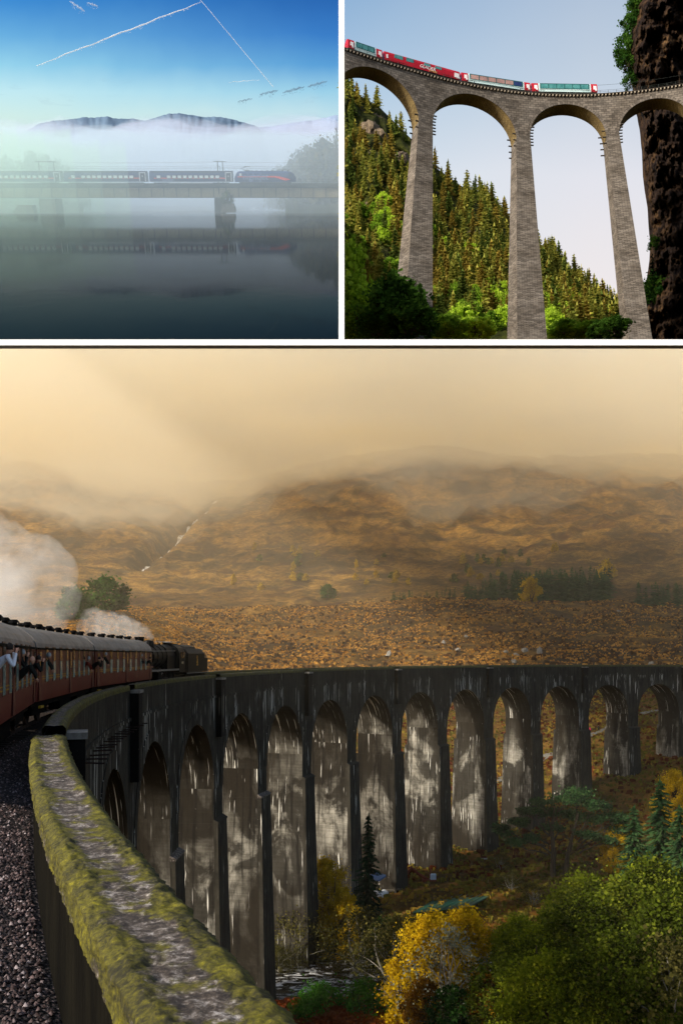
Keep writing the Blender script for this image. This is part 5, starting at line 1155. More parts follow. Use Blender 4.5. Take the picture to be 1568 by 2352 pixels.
# contrails and clouds
def vapour(name, col, k):
    t = NT(name); lw = t.n('ShaderNodeLayerWeight'); lw.inputs[0].default_value = .5; n = t.noise(t.co('Object'), .05, 4, .6)
    a = t.math('MULTIPLY', t.math('POWER', t.math('SUBTRACT', 1, lw.outputs['Facing']), 1.6), t.ramp(n, [(.3, .35 * k), (.65, k)]))
    d = t.n('ShaderNodeBsdfDiffuse'); d.inputs[0].default_value = hexc(col); tr = t.n('ShaderNodeBsdfTransparent'); mx = t.n('ShaderNodeMixShader'); t.l(a, mx.inputs[0]); t.l(tr.outputs[0], mx.inputs[1]); t.l(d.outputs[0], mx.inputs[2]); t.l(mx.outputs[0], t.out.inputs[0]); return t.m
trail = vapour('contrail_ice', 'ffffff', .9); wisp = vapour('cloud_wisp', '7a8ca4', .45)
def contrail(p0, p1, w, ragged, lb, n, mat=None, nm='contrail'):
    rs = random.Random(int(p0[0])); Y = 1720; mb = MB(); pts = []; rr = []; m = LK.at(p0[0] + 1, p0[1], Y).x - LK.at(p0[0], p0[1], Y).x
    for k in range(n + 1):
        f = k / n; u = p0[0] + (p1[0] - p0[0]) * f; v = p0[1] + (p1[1] - p0[1]) * f + (math.sin(f * 23) * .9 + math.sin(f * 57 + 1) * .5) * (1 if ragged else .12)
        pts.append(LK.at(u, v, Y)); g = math.sin(math.pi * min(1, .04 + f * .96)) ** .5 if ragged else .75
        rr.append(m * w * g * (.75 + .45 * rs.random() if ragged else .9))
    mb.tube(pts, rr, 6)
    if ragged:
        for k in range(n):
            i = rs.randrange(1, n); q = pts[i] + Vector((rs.uniform(-2, 2), 0, -rs.random() * rr[i] * 3.2)); mb.tube([q, q + Vector((rs.uniform(-1, 1), 0, -rs.uniform(.6, 2)))], [m * w * .28, m * w * .08], 5)
    o = mb.build(nm, mat or trail, frame=LK, smooth=True); tag(o, lb, nm.replace('_', ' '), 'vapour trails in the blue sky' if nm == 'contrail' else 'grey cloud wisps')
contrail((84, 151), (466, 3), 1.7, True, 'broad ragged vapour trail climbing from the left to the top of the blue sky', 80)
contrail((456, -6), (628, 200), 1.0, False, 'thin sharp vapour trail falling steeply to the right', 90)
contrail((524, 189), (598, 183), .5, True, 'faint short streak of cloud below the thin vapour trail', 20)
for (a_, b_, w_9, lb) in [((596, 217), (640, 207), 3.2, 'left grey cloud wisp below the thin vapour trail'), ((648, 213), (700, 199), 3.6, 'middle grey cloud wisp, largest of the three'), ((706, 199), (752, 186), 3.6, 'right grey cloud wisp near the dividing bar'), ((545, 234), (580, 226), 1.8, 'small faint wisp lowest left of the grey ones'), ((160, 2), (196, 26), 3.0, 'white wisp at the top left of the blue sky'), ((200, 6), (226, 14), 2.4, 'smaller white wisp right of the top left one')]:
    contrail(a_, b_, w_9, True, lb, 26, wisp if 'white' not in lb else vapour('white_wisp', 'e8f0fa', .4), 'cloud_wisp')
# ================================================================== the gorge with the tall stone viaduct
DECK = [(700, 80), (791, 112), (850, 132), (911, 150), (1006, 177), (1085, 195), (1148, 206.5), (1215, 214), (1290, 218), (1362, 218.5), (1416, 215), (1483, 206), (1566, 194), (1660, 176)]
HG = None
y_ = GO.at(1192, 211, 250).z; HG = y_
dp = [GO.onz(u, v, HG) for (u, v) in DECK]
# smooth the deck line with a quartic fit
xs = np.array([p.x for p in dp]); ysd = np.array([p.y for p in dp]); cf = np.polyfit(xs, ysd, 4)
PX = np.linspace(xs[0], xs[-1], 500); PY = np.polyval(cf, PX); PS = np.concatenate([[0], np.cumsum(np.hypot(np.diff(PX), np.diff(PY)))])
S1 = SB = None
def GW(s, r, z):
    if SB is not None: s = max(s, S1 + (SB - S1) * min(1.3, max(-.2, r / 4.6)))
    x, y = np.interp(s, PS, PX), np.interp(s, PS, PY); x2, y2 = np.interp(s + .5, PS, PX), np.interp(s + .5, PS, PY); x1, y1 = np.interp(s - .5, PS, PX), np.interp(s - .5, PS, PY)
    d = Vector((x2 - x1, y2 - y1, 0)).normalized(); nn = Vector((-d.y, d.x, 0)); return Vector((x, y, HG + z)) + nn * r
def s_at(u, z=0, r=0): ss = np.linspace(PS[0], PS[-1], 3000); return float(min(ss, key=lambda s: abs(GO.uv(GW(s, r, z))[0] - u)))
def stone_mat(name, a, b, c_, bw=.9, bh=.42):
    t = NT(name); c = t.co('UV'); br_ = t.n('ShaderNodeTexBrick'); t.l(c, br_.inputs['Vector']); br_.inputs['Scale'].default_value = 1; br_.inputs['Brick Width'].default_value = bw; br_.inputs['Row Height'].default_value = bh
    br_.inputs['Mortar Size'].default_value = .06; br_.inputs['Color1'].default_value = hexc(a); br_.inputs['Color2'].default_value = hexc(b); br_.inputs['Mortar'].default_value = hexc(c_); br_.offset = .5
    n = t.noise(c, 1.1, 6, .8); n2 = t.noise(c, .12, 4, .6); col = t.mix(t.ramp(n, [(.35, 0.), (.7, .75)]), br_.outputs[0], t.mix(.5, br_.outputs[0], b)); col = t.mix(t.ramp(n, [(.58, 0.), (.66, .6)]), col, '9a9084'); col = t.mix(t.ramp(n2, [(.4, .45), (.6, 0.)]), col, t.mix(1., col, '8a8070', 'MULTIPLY'))
    return t.bsdf(col, .9, spec=.15, bump=t.math('ADD', br_.outputs['Fac'], n), bstr=-.7, bdist=.12)
GST = stone_mat('gorge_stone', '4c463f', '847a6e', '2a2622', 1.5, .72); GSI = stone_mat('gorge_soffit', '6a5a3a', '8a764c', '4a3c26')
gv = thing('stone_viaduct', 'tall curved limestone railway viaduct on slender tapering piers', 'viaduct', frame=GO)
GD = 4.6
PIERS = [(961, 993, 925, 993), (1185, 1217, 1187, 1256), (1391, 1421.5, 1444, 1498), (1590, 1620, 1600, 1670)]
S1 = s_at(787.5); SB = s_at(787.5, 0, 4.6)
PIERS = [None] + PIERS
HCg = 3.1; sc_ = []
for q_ in PIERS[1:]: sc_.append((s_at(q_[0], -14), s_at(q_[1], -14)))
A_ = (sc_[1][0] - sc_[0][1]) / 2; sc_.insert(0, (sc_[0][0] - 2 * A_ - 3.5, sc_[0][0] - 2 * A_))
for i in range(len(PIERS) - 1):
    sl, sr = sc_[i][1], sc_[i + 1][0]; A = (sr - sl) / 2; c = (sl + sr) / 2; zs = -HCg - A; N = 26; mb = MB(); ms = MB(); rg = MB()
    t0 = 0 if i else math.acos(min(1, max(-1, (c - S1) / A))); TT = [t0 + (math.pi - t0) * k / N for k in range(N + 1)]
    arc = [(c - A * math.cos(t_), zs + A * math.sin(t_)) for t_ in TT]
    L0 = (sc_[i][0] + sc_[i][1]) / 2; R0 = (sc_[i + 1][0] + sc_[i + 1][1]) / 2
    for r, fl_ in ((0, 0), (GD, 1)):
        for k in range(N):
            (sa, za), (sb, zb2) = arc[k], arc[k + 1]; p = [GW(sa, r, za), GW(sb, r, zb2), GW(sb, r, -.5), GW(sa, r, -.5)]; uv = [(sa, za), (sb, zb2), (sb, -.5), (sa, -.5)]
            if fl_: p.reverse(); uv.reverse()
            mb.poly(p, 0, uv)
        for (sa, sb) in (((L0, sl), (sr, R0)) if i else ((sr, R0),)):
            p = [GW(sa, r, zs), GW(sb, r, zs), GW(sb, r, -.5), GW(sa, r, -.5)]; uv = [(sa, zs), (sb, zs), (sb, -.5), (sa, -.5)]
            if fl_: p.reverse(); uv.reverse()
            mb.poly(p, 0, uv)
    for k in range(N):
        (sa, za), (sb, zb2) = arc[k], arc[k + 1]; l0, l1 = k * A * math.pi / N, (k + 1) * A * math.pi / N
        ms.poly([GW(sa, 0, za), GW(sa, GD, za), GW(sb, GD, zb2), GW(sb, 0, zb2)], 0, [(0, l0), (GD, l0), (GD, l1), (0, l1)])
        a, b = TT[k], TT[k + 1]; Q_ = lambda t_, rr, r: GW(c - rr * math.cos(t_), r, zs + rr * math.sin(t_)); ro = A + .9
        if i == 0 and k < 3: continue
        rg.poly([Q_(a, A, -.05), Q_(b, A, -.05), Q_(b, ro, -.05), Q_(a, ro, -.05)], 0, [(0, l0), (0, l1), (.9, l1), (.9, l0)]); rg.poly([Q_(a, ro, -.05), Q_(b, ro, -.05), Q_(b, ro, 0), Q_(a, ro, 0)], 0, [(0, l0), (0, l1), (.1, l1), (.1, l0)])
    mb.build('spandrel', GST, gv); ms.build('arch_soffit', GSI, gv); rg.build('arch_ring', GST, gv)
    cor = MB().box((0, 0, 0), (1.5, .35, .22)).mesh('corbel', simple('corbel_stone', '2e2a26', '4a443c', 2, .9) if i == 0 else bpy.data.materials['corbel_stone'])
    for k in range(7):
        for sgn, ss in (((1, sl), (-1, sr)) if i else ((-1, sr),)):
            z = zs + 3.2 - k * 1.0; dx = A - math.sqrt(max(0, A * A - max(0, z - zs) ** 2)); rr = .2 if sgn > 0 or k % 2 else GD - .3
            q_ = GW(ss + sgn * (dx + .2), rr, z); d = (GW(ss + 1, 0, 0) - GW(ss, 0, 0)); newobj('corbel', cor, gv, M=Matrix.Translation(q_) @ Matrix.Rotation(math.atan2(d.y, d.x), 4, 'Z'))
for i, q4 in enumerate(PIERS):
    if q4 is None or i == 4: continue
    a, b, c_, d = q4
    sl, sr = sc_[i]; A_l = (sc_[i + 1][0] - sr) / 2 if i < 4 else 8; A_p = (sl - sc_[i - 1][1]) / 2 if i > 0 else 8; zt = -HCg - min(A_l, A_p)
    T = [GW(sl, 0, zt), GW(sr, 0, zt), GW(sr, GD, zt), GW(sl, GD, zt)]
    T0 = [GW(sl, 0, -HCg - max(A_l, A_p) - .5), GW(sr, 0, -HCg - max(A_l, A_p) - .5)]
    nrm = (T[3] - T[0]).normalized(); yb_ = T[0].y - 2.5
    Bt = [GO.at(c_, 786, yb_), GO.at(d, 786, yb_ + (T[1].y - T[0].y))]; zb3 = max(GO.at(c_, 784.5, max(Bt[0].y, Bt[1].y) + 8.6).z, Bt[0].z); Bt += [Bt[1] + nrm * 8.4, Bt[0] + nrm * 8.4]; Bt = [Vector((p.x, p.y, GO.at(c_, 785, p.y).z)) for p in Bt]
    mb = MB(); h = zt - zb3; wb = [(Bt[1] - Bt[0]).length, 8.4]; wt = [(T[1] - T[0]).length, GD]; nz = 10
    for k in range(nz):
        f0, f1 = k / nz, (k + 1) / nz
        g = lambda f: 1 - (1 - f) ** 1.0
        c0 = [Bt[q_].lerp(T[q_], g(f0)) for q_ in range(4)]; c1 = [Bt[q_].lerp(T[q_], g(f1)) for q_ in range(4)]
        for q_ in range(4):
            w0 = wb[q_ % 2] * (1 - f0) + wt[q_ % 2] * f0; w1 = wb[q_ % 2] * (1 - f1) + wt[q_ % 2] * f1; z_0, z_1 = h * f0, h * f1
            mb.poly([c0[q_], c0[(q_ + 1) % 4], c1[(q_ + 1) % 4], c1[q_]], 0, [(-w0 / 2, z_0), (w0 / 2, z_0), (w1 / 2, z_1), (-w1 / 2, z_1)])
    mb.poly(T, 0, [(0, 0)] * 4); mb.build('pier', GST, gv)
def gstrip(name, s0, s1, r0, r1, z0, z1, mat, ds=1.5):
    mb = MB(); n = int((s1 - s0) / ds)
    for k in range(n):
        a, b = s0 + (s1 - s0) * k / n, s0 + (s1 - s0) * (k + 1) / n; mb.hexa([GW(a, r0, z0), GW(b, r0, z0), GW(a, r1, z0), GW(b, r1, z0), GW(a, r0, z1), GW(b, r0, z1), GW(a, r1, z1), GW(b, r1, z1)])
    return mb.build(name, mat, gv)
SE = s_at(1640)
gstrip('deck_slab', S1, SE, -.55, GD + .55, -.28, 0, simple('deck_edge', '2a2520', '453d33', 1, .9))
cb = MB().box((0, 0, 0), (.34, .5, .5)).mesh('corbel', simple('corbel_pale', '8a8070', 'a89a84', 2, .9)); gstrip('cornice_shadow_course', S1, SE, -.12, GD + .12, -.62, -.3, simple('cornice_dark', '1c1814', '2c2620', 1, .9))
s = S1
while s < SE - 1: d = GW(s + 1, 0, 0) - GW(s, 0, 0); newobj('corbel', cb, gv, M=Matrix.Translation(GW(s, -.3, -.52)) @ Matrix.Rotation(math.atan2(d.y, d.x), 4, 'Z')); s += 1.05
post = MB().box((0, 0, .5), (.07, .07, 1.1)).mesh('railing_post', steelb); s = S1
while s < SE: newobj('railing_post', post, gv, M=Matrix.Translation(GW(s, -.4, 0))); s += 2.4
for z in (.55, 1.05):
    mb = MB(); mb.tube([GW(q_, -.4, z) for q_ in np.arange(S1, SE, 2.4)], .03, 4); mb.build('railing_bar', steelb, gv)
MB().tube([GW(q_, 2, 4.8) for q_ in np.arange(S1, SE, 3)], .03, 4).build('contact_wire', steelb, gv); 
for u in (1386,): MB().cyl(GW(s_at(u), 3.9, 0), GW(s_at(u), 3.9, 2.0), .16, 6).build('mast', steelb, gv)
# the red and white train
redp = simple('coach_red', 'a01420', 'b81e2a', .4, .4); tealw = simple('coach_pale', 'b4d0cc', 'c8dcd8', .3, .4); whitep = simple('coach_white', 'e0dcd8', 'f0ece8', 1, .5); tealg = simple('teal_glass', '2e6a68', '5a9a94', .8, .12, spec=.8)
pinkg = simple('sunlit_glass', '8a6a62', 'c09a8c', .5, .15, spec=.8); blueg = simple('blue_glass', '1c2850', '2c3a6a', .5, .2, spec=.8); roofp = simple('coach_roof_pale', 'c8c8c4', 'dcdcd8', .5, .5)
def gcoach(u0, u1, kind, label):
    s0, s1 = s_at(u0, 1.5, .3), s_at(u1, 1.5, .3); a, b = GW(s0, 1.2, .1), GW(s1, 1.2, .1); x = (b - a).normalized(); L = (b - a).length; z = Vector((0, 0, 1)); y = z.cross(x)
    M = Matrix(((x.x, y.x, 0, a.x), (x.y, y.y, 0, a.y), (x.z, y.z, 1.18, a.z), (0, 0, 0, 1))); t = thing('panorama_carriage', label, 'carriage', M=M, frame=GO, group='red and white carriages on the stone viaduct')
    col = redp if kind == 'red' else tealw; prof = [(-1.32, .45), (-1.38, 1.2), (-1.36, 2.2), (-1.05, 2.95), (-.5, 3.3), (.5, 3.3), (1.05, 2.95), (1.36, 2.2), (1.38, 1.2), (1.32, .45)]
    MB().extr(prof, .15, L - .15).build('body', col, t)
    MB().extr([(-.52, 3.31), (-.4, 3.42), (.4, 3.42), (.52, 3.31)], .5, L - .5).build('roof', redp if kind == 'red' else roofp, t)
    MB().box((L / 2, 0, .3), (L - 1.5, 2.2, .4)).build('underframe', steelb, t)
    for xb in (2.4, L - 2.4): MB().box((xb, 0, .1), (2.6, 2, .5)).build('bogie', steelb, t)
    if kind != 'red':
        big = [(y_ * 1.015, z_ + .01) for (y_, z_) in prof]
        for (xa, xb) in ((.1, 2.0), (L - 2.0, L - .1)):
            e = MB().extr(big, xa, xb).build('end_panel', redp, t); MB().box(((xa + xb) / 2 + .2, -1.42, 1.7), (.9, .04, 1.0)).box(((xa + xb) / 2 + .5, -1.43, 1.0), (.5, .04, .5)).build('white_mark', whitep, e)
        n = 6 if L > 12 else 3; w0 = (L - 5.4) / n; MB().box((L / 2, -1.395, 1.95), (L - 5.0, .03, 1.55)).build('window_band', simple('band', '24504e', '2e5c5a', 1, .3) if not bpy.data.materials.get('band') else bpy.data.materials['band'], t)
        for k in range(n):
            g = tealg if kind == 'teal' else (blueg if k == 5 else pinkg); o = MB().box((2.7 + w0 * (k + .5), -1.42, 1.92), (w0 - .28, .03, 1.15)).build('window', g, t)
            M3 = Matrix.Rotation(-.95, 3, 'X'); MB().box((2.7 + w0 * (k + .5), -.86, 3.08), (w0 - .3, .62, .05), Matrix.Rotation(.62, 3, 'X')).build('roof_window', g, t)
        MB().box((L / 2, -1.4, .95), (L - 5, .02, .05)).build('trim_line', steelb, t)
    else:
        for xx, w_3, zz, h3 in ((3.5, 2.6, 2.1, 1.0), (6.3, 2.3, 2.1, 1.0), (10.6, 2.0, 2.15, .7), (13.4, 2.0, 2.15, .7)): MB().box((xx * L / 19, -1.39, zz), (w_3, .05, h3)).build('window', tealg, t)
        newobj('lettering', text_mesh('GLACIER', 1.25, .03, whitep, 1.0, .25), t, M=Matrix.Translation((L * .56, -1.42, 1.35)) @ Matrix.Rotation(math.pi / 2, 4, 'X'))
        newobj('lettering', text_mesh('EXPRESS', .62, .03, simple('gold_letters', 'c8a060', 'd8b478', 1, .5), 1.1, .25), t, M=Matrix.Translation((L * .63, -1.42, .72)) @ Matrix.Rotation(math.pi / 2, 4, 'X'))
        MB().box((L - 1.2, -1.41, 1.5), (1.5, .04, 1.2)).box((L - .8, -1.42, .95), (1.1, .04, .5)).build('white_mark', whitep, t); MB().box((.9, -1.41, 1.5), (.5, .04, 1.0)).build('white_mark', whitep, t)
gcoach(797, 877, 'teal', 'pale teal carriage with red end, cut by the dividing bar at the left'); gcoach(881, 1055, 'red', 'all red carriage with white lettering'); gcoach(1059, 1216, 'pink', 'pale carriage with sunlit pinkish windows right of the red one'); gcoach(1220, 1370, 'teal', 'pale teal carriage at the right end of the train')
# forested mountainside
RID = [(760, 165), (791, 190), (830, 222), (870, 245), (900, 275), (945, 320), (1000, 385), (1060, 428), (1110, 445), (1165, 500), (1240, 560), (1310, 622), (1400, 700), (1460, 760), (1500, 800)]
def vr(u): return np.interp(u, [p[0] for p in RID], [p[1] for p in RID])
def hillp(u, f):
    v = 784 + (vr(u) - 784) * f; y = 285 + 175 * f + 14 * fbm(u * .012, f * 3, 7, 4) * min(1, f * 3 + .3); return v, y
us = np.arange(785.5, 1504, 4.0); V = []; nj = 90
for j in range(nj + 1):
    for u in us: f = j / nj; v, y = hillp(u, f); p = GO.at(u, v, y); V.append(p)
for u in us: v, y = hillp(u, 1); V.append(GO.at(u, min(v + 14, 785), y + 40))
n = len(us); Fq = np.array([(a_, a_ + 1, a_ + n + 1, a_ + n) for j in range(nj + 1) for i in range(n - 1) for a_ in [j * n + i]])
def forest_floor():
    t = NT('forest_floor'); c = t.co('Object'); n1 = t.noise(c, .05, 7, .7); n2 = t.noise(t.co('Object', (1, 1, 1.6)), .12, 8, .75)
    col = t.ramp(n1, [(.35, '20240e'), (.5, '3a3e16'), (.65, '56561f')]); col = t.mix(t.ramp(n2, [(.58, 0.), (.62, 1.)]), col, t.ramp(n2, [(.6, '6a5a48'), (.75, '9a8a74')])); return t.bsdf(col, .95, spec=.1, bump=n2, bstr=1, bdist=3)
o = newobj('mountainside', npmesh('mountainside', V, Fq, forest_floor(), smooth=True), frame=GO); tag(o, 'steep wooded mountainside behind the stone viaduct', kind='structure')
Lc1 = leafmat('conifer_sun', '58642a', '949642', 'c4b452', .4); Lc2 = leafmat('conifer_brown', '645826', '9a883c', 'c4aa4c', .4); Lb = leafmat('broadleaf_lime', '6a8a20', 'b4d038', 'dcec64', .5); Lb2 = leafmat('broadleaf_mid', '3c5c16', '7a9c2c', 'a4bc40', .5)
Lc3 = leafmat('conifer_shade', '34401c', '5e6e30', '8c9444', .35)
CT = [conifer(60 + k, 15 + (k % 3) * 1.5, 8.6 + (k % 2) * 1.6, [Lc1, Lc2, Lc3][k % 3], bark, 16, 10, 6, 1.35, .03) for k in range(5)]
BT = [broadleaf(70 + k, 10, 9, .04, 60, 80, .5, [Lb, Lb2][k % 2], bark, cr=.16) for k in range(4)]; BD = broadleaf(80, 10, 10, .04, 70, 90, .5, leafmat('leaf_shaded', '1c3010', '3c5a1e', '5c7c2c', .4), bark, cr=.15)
rg_ = random.Random(12); pts = []
while len(pts) < 560:
    u = rg_.uniform(792, 1500); f = rg_.random() ** .9; v, y = hillp(u, f)
    if v > 770 or (u < 800 and v > 690): continue
    if not (u < 1450): 
        if v < 700: continue
    pts.append((y, u, v, f))
pts.sort()
ti = 0
LBL = {'c': 'tall olive conifers packed on the steep mountainside', 'b': 'bright leafy trees among the conifers of the mountainside'}
stuffV = []
rockz = [(850, 285, 26), (925, 350, 22), (872, 300, 22), (1000, 470, 16), (880, 600, 18), (1095, 480, 14), (1128, 515, 10)]
for (y, u, v, f) in pts:
    if any(abs(u - a) < r_ * .9 and -r_ * .7 < v - b < r_ * 1.6 for (a, b, r_) in rockz): continue
    lime = (u < 905 and f > .35 and rg_.random() < .75) or (v > 690 and rg_.random() < .55) or (u < 880 and rg_.random() < .6) or (f > .93 and rg_.random() < .35) or rg_.random() < .22
    p = GO.at(u, v, y); k = rg_.uniform(.6, 1.05)
    if ti >= 295: break
    rg1 = ('left of the left pier' if u < 950 else 'between the left and middle piers' if u < 1200 else 'between the middle and right piers') + (', just below the ridge' if f > .72 else ', halfway down' if f > .4 else ', near the bottom')
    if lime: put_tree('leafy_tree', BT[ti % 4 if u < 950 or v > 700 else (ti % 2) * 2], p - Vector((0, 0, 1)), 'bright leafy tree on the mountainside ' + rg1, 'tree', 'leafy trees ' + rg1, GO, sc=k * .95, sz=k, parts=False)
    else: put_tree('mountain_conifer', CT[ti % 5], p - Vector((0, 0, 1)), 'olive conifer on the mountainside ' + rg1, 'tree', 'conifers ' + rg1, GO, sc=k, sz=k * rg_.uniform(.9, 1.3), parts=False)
    ti += 1
# the farther, smaller-looking ones joined as one mass
def joined(name, src, spots, label, mat, frame):
    co_ = np.empty(len(src.vertices) * 3, np.float32); src.vertices.foreach_get('co', co_); co_ = co_.reshape(-1, 3); tn = np.empty(len(src.polygons), np.float32); src.attributes['tone'].data.foreach_get('value', tn); Vs = []; Ts = []
    for (p, k, kz, a) in spots: c_, s_ = math.cos(a), math.sin(a); q_ = co_ * (k, k, kz); Vs.append(np.stack([q_[:, 0] * c_ - q_[:, 1] * s_ + p.x, q_[:, 0] * s_ + q_[:, 1] * c_ + p.y, q_[:, 2] + p.z], 1)); Ts.append(np.clip(tn + rg_.uniform(-.25, .25), 0, 1))
    Vs = np.concatenate(Vs); o = newobj(name, npmesh(name, Vs, np.arange(len(Vs)).reshape(-1, 4), mat, col=np.concatenate(Ts)), frame=frame); tag(o, label, kind='stuff')
low_ = conifer(90, 14, 8.0, Lc1, bark, 11, 8, 4, 1.7, .03)[1]; sp1 = []; sp2 = []
for k in range(1000):
    u = rg_.uniform(788, 1500); f = rg_.uniform(.12, 1.0); v, y = hillp(u, f)
    if any(abs(u - a) < r_ * .9 and -r_ * .7 < v - b < r_ * 1.6 for (a, b, r_) in rockz) or v > 768: continue
    k_ = rg_.uniform(.55, 1.0); (sp1 if rg_.random() < .55 else sp2).append((GO.at(u, v, y) - Vector((0, 0, 1)), k_, k_ * rg_.uniform(.9, 1.3), rg_.uniform(0, 6)))
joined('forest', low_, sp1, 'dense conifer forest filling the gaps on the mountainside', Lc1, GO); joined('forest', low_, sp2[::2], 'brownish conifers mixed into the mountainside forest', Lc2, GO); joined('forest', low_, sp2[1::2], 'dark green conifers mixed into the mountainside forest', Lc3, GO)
crag = simple('crag_rock', '4e4234', '94826a', .5, .9, bstr=1, bd=1.2, stretch=(1, 1, .5))
for k, (u, v, r_) in enumerate(rockz):
    f = (784 - v) / (784 - vr(u)); y = 285 + 175 * min(1, f) - 6; p = GO.at(u, v, y); s_ = r_ * y / F * .95; p += Vector((0, 3.0, -2)); o = newobj('crag', rock_mesh(100 + k, s_, s_ * .8, s_ * 1.15), frame=GO, M=Matrix.Translation(p) @ Matrix.Rotation(-.5, 4, 'Y') @ Matrix.Rotation(k, 4, 'Z')); o.data.materials.append(crag)
    tag(o, ['pale crag high on the mountainside below the first arch', 'grey brown crag beside the left pier', 'pale rock face just below the highest crag', 'brown crag right of the left pier', 'low rock near the foot of the left pier', 'reddish crag halfway down the ridge', 'small crag left of the middle pier'][k], 'crag', 'crags on the mountainside')
def ground_tree(nm, ms, u, vt, y, lb, s_):
    b = GO.at(u, 768, y); top = GO.at(u, max(vt, 560), y); h_ = top.z - b.z
    if b.z > top.z - 3: return
    put_tree(nm, ms, b, lb, 'tree', None, GO, sc=max(s_, min(h_ / 10, s_ * 1.4)) * 1.05, sz=h_ / 10)
for (u, v, y, s_, m, lb) in [(820, 775, 262, 1.5, 1, 'bright leafy tree at the bottom left corner of the gorge'), (850, 740, 268, 1.4, 0, 'lime green tree above the bottom left corner'), (800, 700, 272, 1.4, 0, 'lime tree touching the dividing bar low on the left'), (1030, 790, 262, 1.3, 1, 'bright tree at the bottom between the left and middle piers'), (1090, 795, 266, 1.3, 0, 'lime tree just left of the middle pier foot'), (1060, 760, 275, 1.2, 0, 'lime tree behind the bottom bright one'), (1295, 790, 268, 1.1, 1, 'green tree at the bottom between the middle and right piers'), (1345, 795, 266, 1.1, 1, 'second green tree left of the right pier foot'), (800, 590, 290, 1.4, 0, 'lime tree at mid height beside the dividing bar')]:
    ground_tree('leafy_tree', BT[m], u, v - 45 * s_, y, lb, s_)
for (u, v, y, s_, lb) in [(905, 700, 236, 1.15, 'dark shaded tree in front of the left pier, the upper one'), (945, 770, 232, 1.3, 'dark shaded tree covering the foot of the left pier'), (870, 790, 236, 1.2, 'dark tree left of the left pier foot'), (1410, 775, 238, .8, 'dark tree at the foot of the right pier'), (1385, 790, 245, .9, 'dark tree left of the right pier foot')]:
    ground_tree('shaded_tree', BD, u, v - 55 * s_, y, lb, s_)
# cliff
CE = [(-60, 1470), (0, 1462), (40, 1440), (80, 1446), (120, 1434), (160, 1440), (200, 1450), (230, 1456), (260, 1460), (300, 1468), (350, 1473), (400, 1475), (430, 1478), (480, 1486), (520, 1488), (560, 1492), (600, 1490), (640, 1484), (690, 1470), (740, 1460), (800, 1450)]
vsC = np.arange(-60, 786, 3.5); wC = np.linspace(0, 1, 110); V = []
for v in vsC:
    e = np.interp(v, [c[0] for c in CE], [c[1] for c in CE])
    for w_4 in wC:
        u = e + 230 * w_4 ** 1.4; y = 305 - 34 * math.sin(min(1, w_4 * 2.2) * math.pi / 2) + (13 * fbm(u * .022, v * .016, 3, 5) + .7 * noise.ridged_multi_fractal(Vector((u * .11, v * .03, 5)), .7, 2.2, 6, 1, 2)) * min(1, w_4 * 6)
        if 168 < v < 240 and w_4 < .6: y += 4
        cd, _ = noise.voronoi(Vector((u * .035 + v * .006, v * .024, 2))); y += 4.5 * (cd[1] - cd[0] - .3) * min(1, w_4 * 6); p = GO.at(u, min(785, v + 3 * fbm(u * .1, v * .05, 9)), y); V.append(p)
n = len(wC); Fq = np.array([(a_, a_ + 1, a_ + n + 1, a_ + n) for j in range(len(vsC) - 1) for i in range(n - 1) for a_ in [j * n + i]])
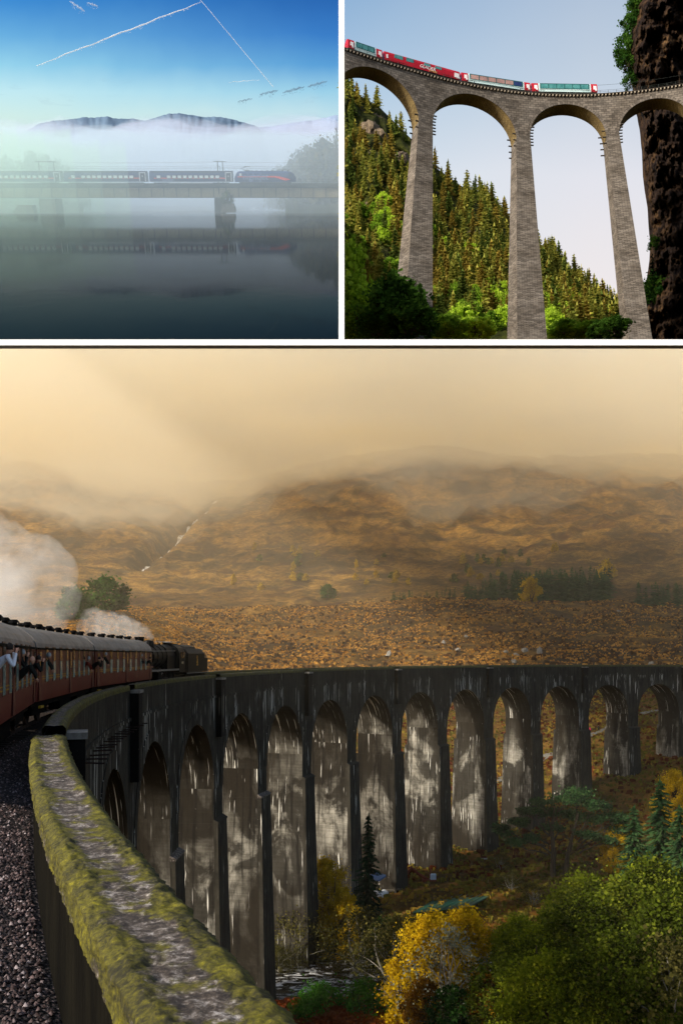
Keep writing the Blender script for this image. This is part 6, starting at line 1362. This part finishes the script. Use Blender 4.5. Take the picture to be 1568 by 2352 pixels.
# a back face gives the cliff its depth
V2 = []
for j, v in enumerate(vsC): V2.append(GO.at(np.interp(v, [c[0] for c in CE], [c[1] for c in CE]) + 60, min(v, 784), 375))
base = len(V); V += V2; F2 = [(base + j, j * n, (j + 1) * n, base + j + 1) for j in range(len(vsC) - 1)]; Fq = np.concatenate([Fq, np.array(F2)])
def cliff_mat():
    t = NT('cliff_rock'); c = t.co('Object', (1, 1, .7)); n1 = t.noise(c, .10, 10, .78, .1); n2 = t.noise(t.co('Object', (1, 1, .5)), .6, 6, .7)
    col = t.ramp(n1, [(.36, '130e0c'), (.46, '261b15'), (.54, '42301f'), (.62, '63492c'), (.74, '806644')]); col = t.mix(t.ramp(n2, [(.35, .6), (.6, 0.)]), col, '1a1411'); return t.bsdf(col, .95, spec=.1, bump=n2, bstr=1, bdist=1.5)
o = newobj('cliff', npmesh('cliff', V, Fq, cliff_mat(), smooth=False), frame=GO); tag(o, 'towering dark brown rock cliff at the right of the gorge', kind='structure')
cb2 = broadleaf(95, 6, 6, .0, 22, 110, .34, L_green, bark, cr=.22)
for k, (u, v, s_, lb) in enumerate([(1446, 60, 1.0, 'bush high on the cliff edge'), (1438, 110, 1.25, 'dark bush bulging farthest from the cliff edge'), (1436, 140, 1.0, 'small dark bush just below the bulging one'), (1447, 185, .8, 'bush on the cliff edge just above the viaduct deck'), (1455, 25, .9, 'bush near the top of the cliff'), (1462, 5, .9, 'topmost bush on the cliff'), (1470, 130, 1.3, 'dark bush on the cliff face right of the edge bushes'), (1500, 665, 1.2, 'dark bush on the lower cliff edge'), (1490, 700, 1.4, 'dark bush where the cliff meets the right pier'), (1470, 720, 1.2, 'dark bush at the cliff foot beside the right pier'), (1445, 740, 1.1, 'lowest dark bush at the cliff foot'), (1560, 90, 1.3, 'bush on the upper cliff at the right edge'), (1500, 560, .6, 'small bush halfway up the lower cliff')]):
    p = GO.at(u, v, 292 if v < 400 else 284); put_tree('cliff_bush', cb2, p - Vector((0, 0, 3 * s_)), lb, 'bush', 'bushes clinging to the cliff', GO, sc=s_ * 1.15, sz=s_ * 1.25)
cc = conifer(97, 10, 5, L_dpine, bark, 14, 7, 4, .9, .05)
for (u, v, s_, lb) in [(1499, 645, .9, 'dark conifer growing on the lower cliff edge'), (1497, 600, .7, 'smaller conifer above it on the cliff edge')]: put_tree('cliff_conifer', cc, GO.at(u, v, 286) - Vector((0, 0, 4)), lb, 'tree', None, GO, sc=s_)
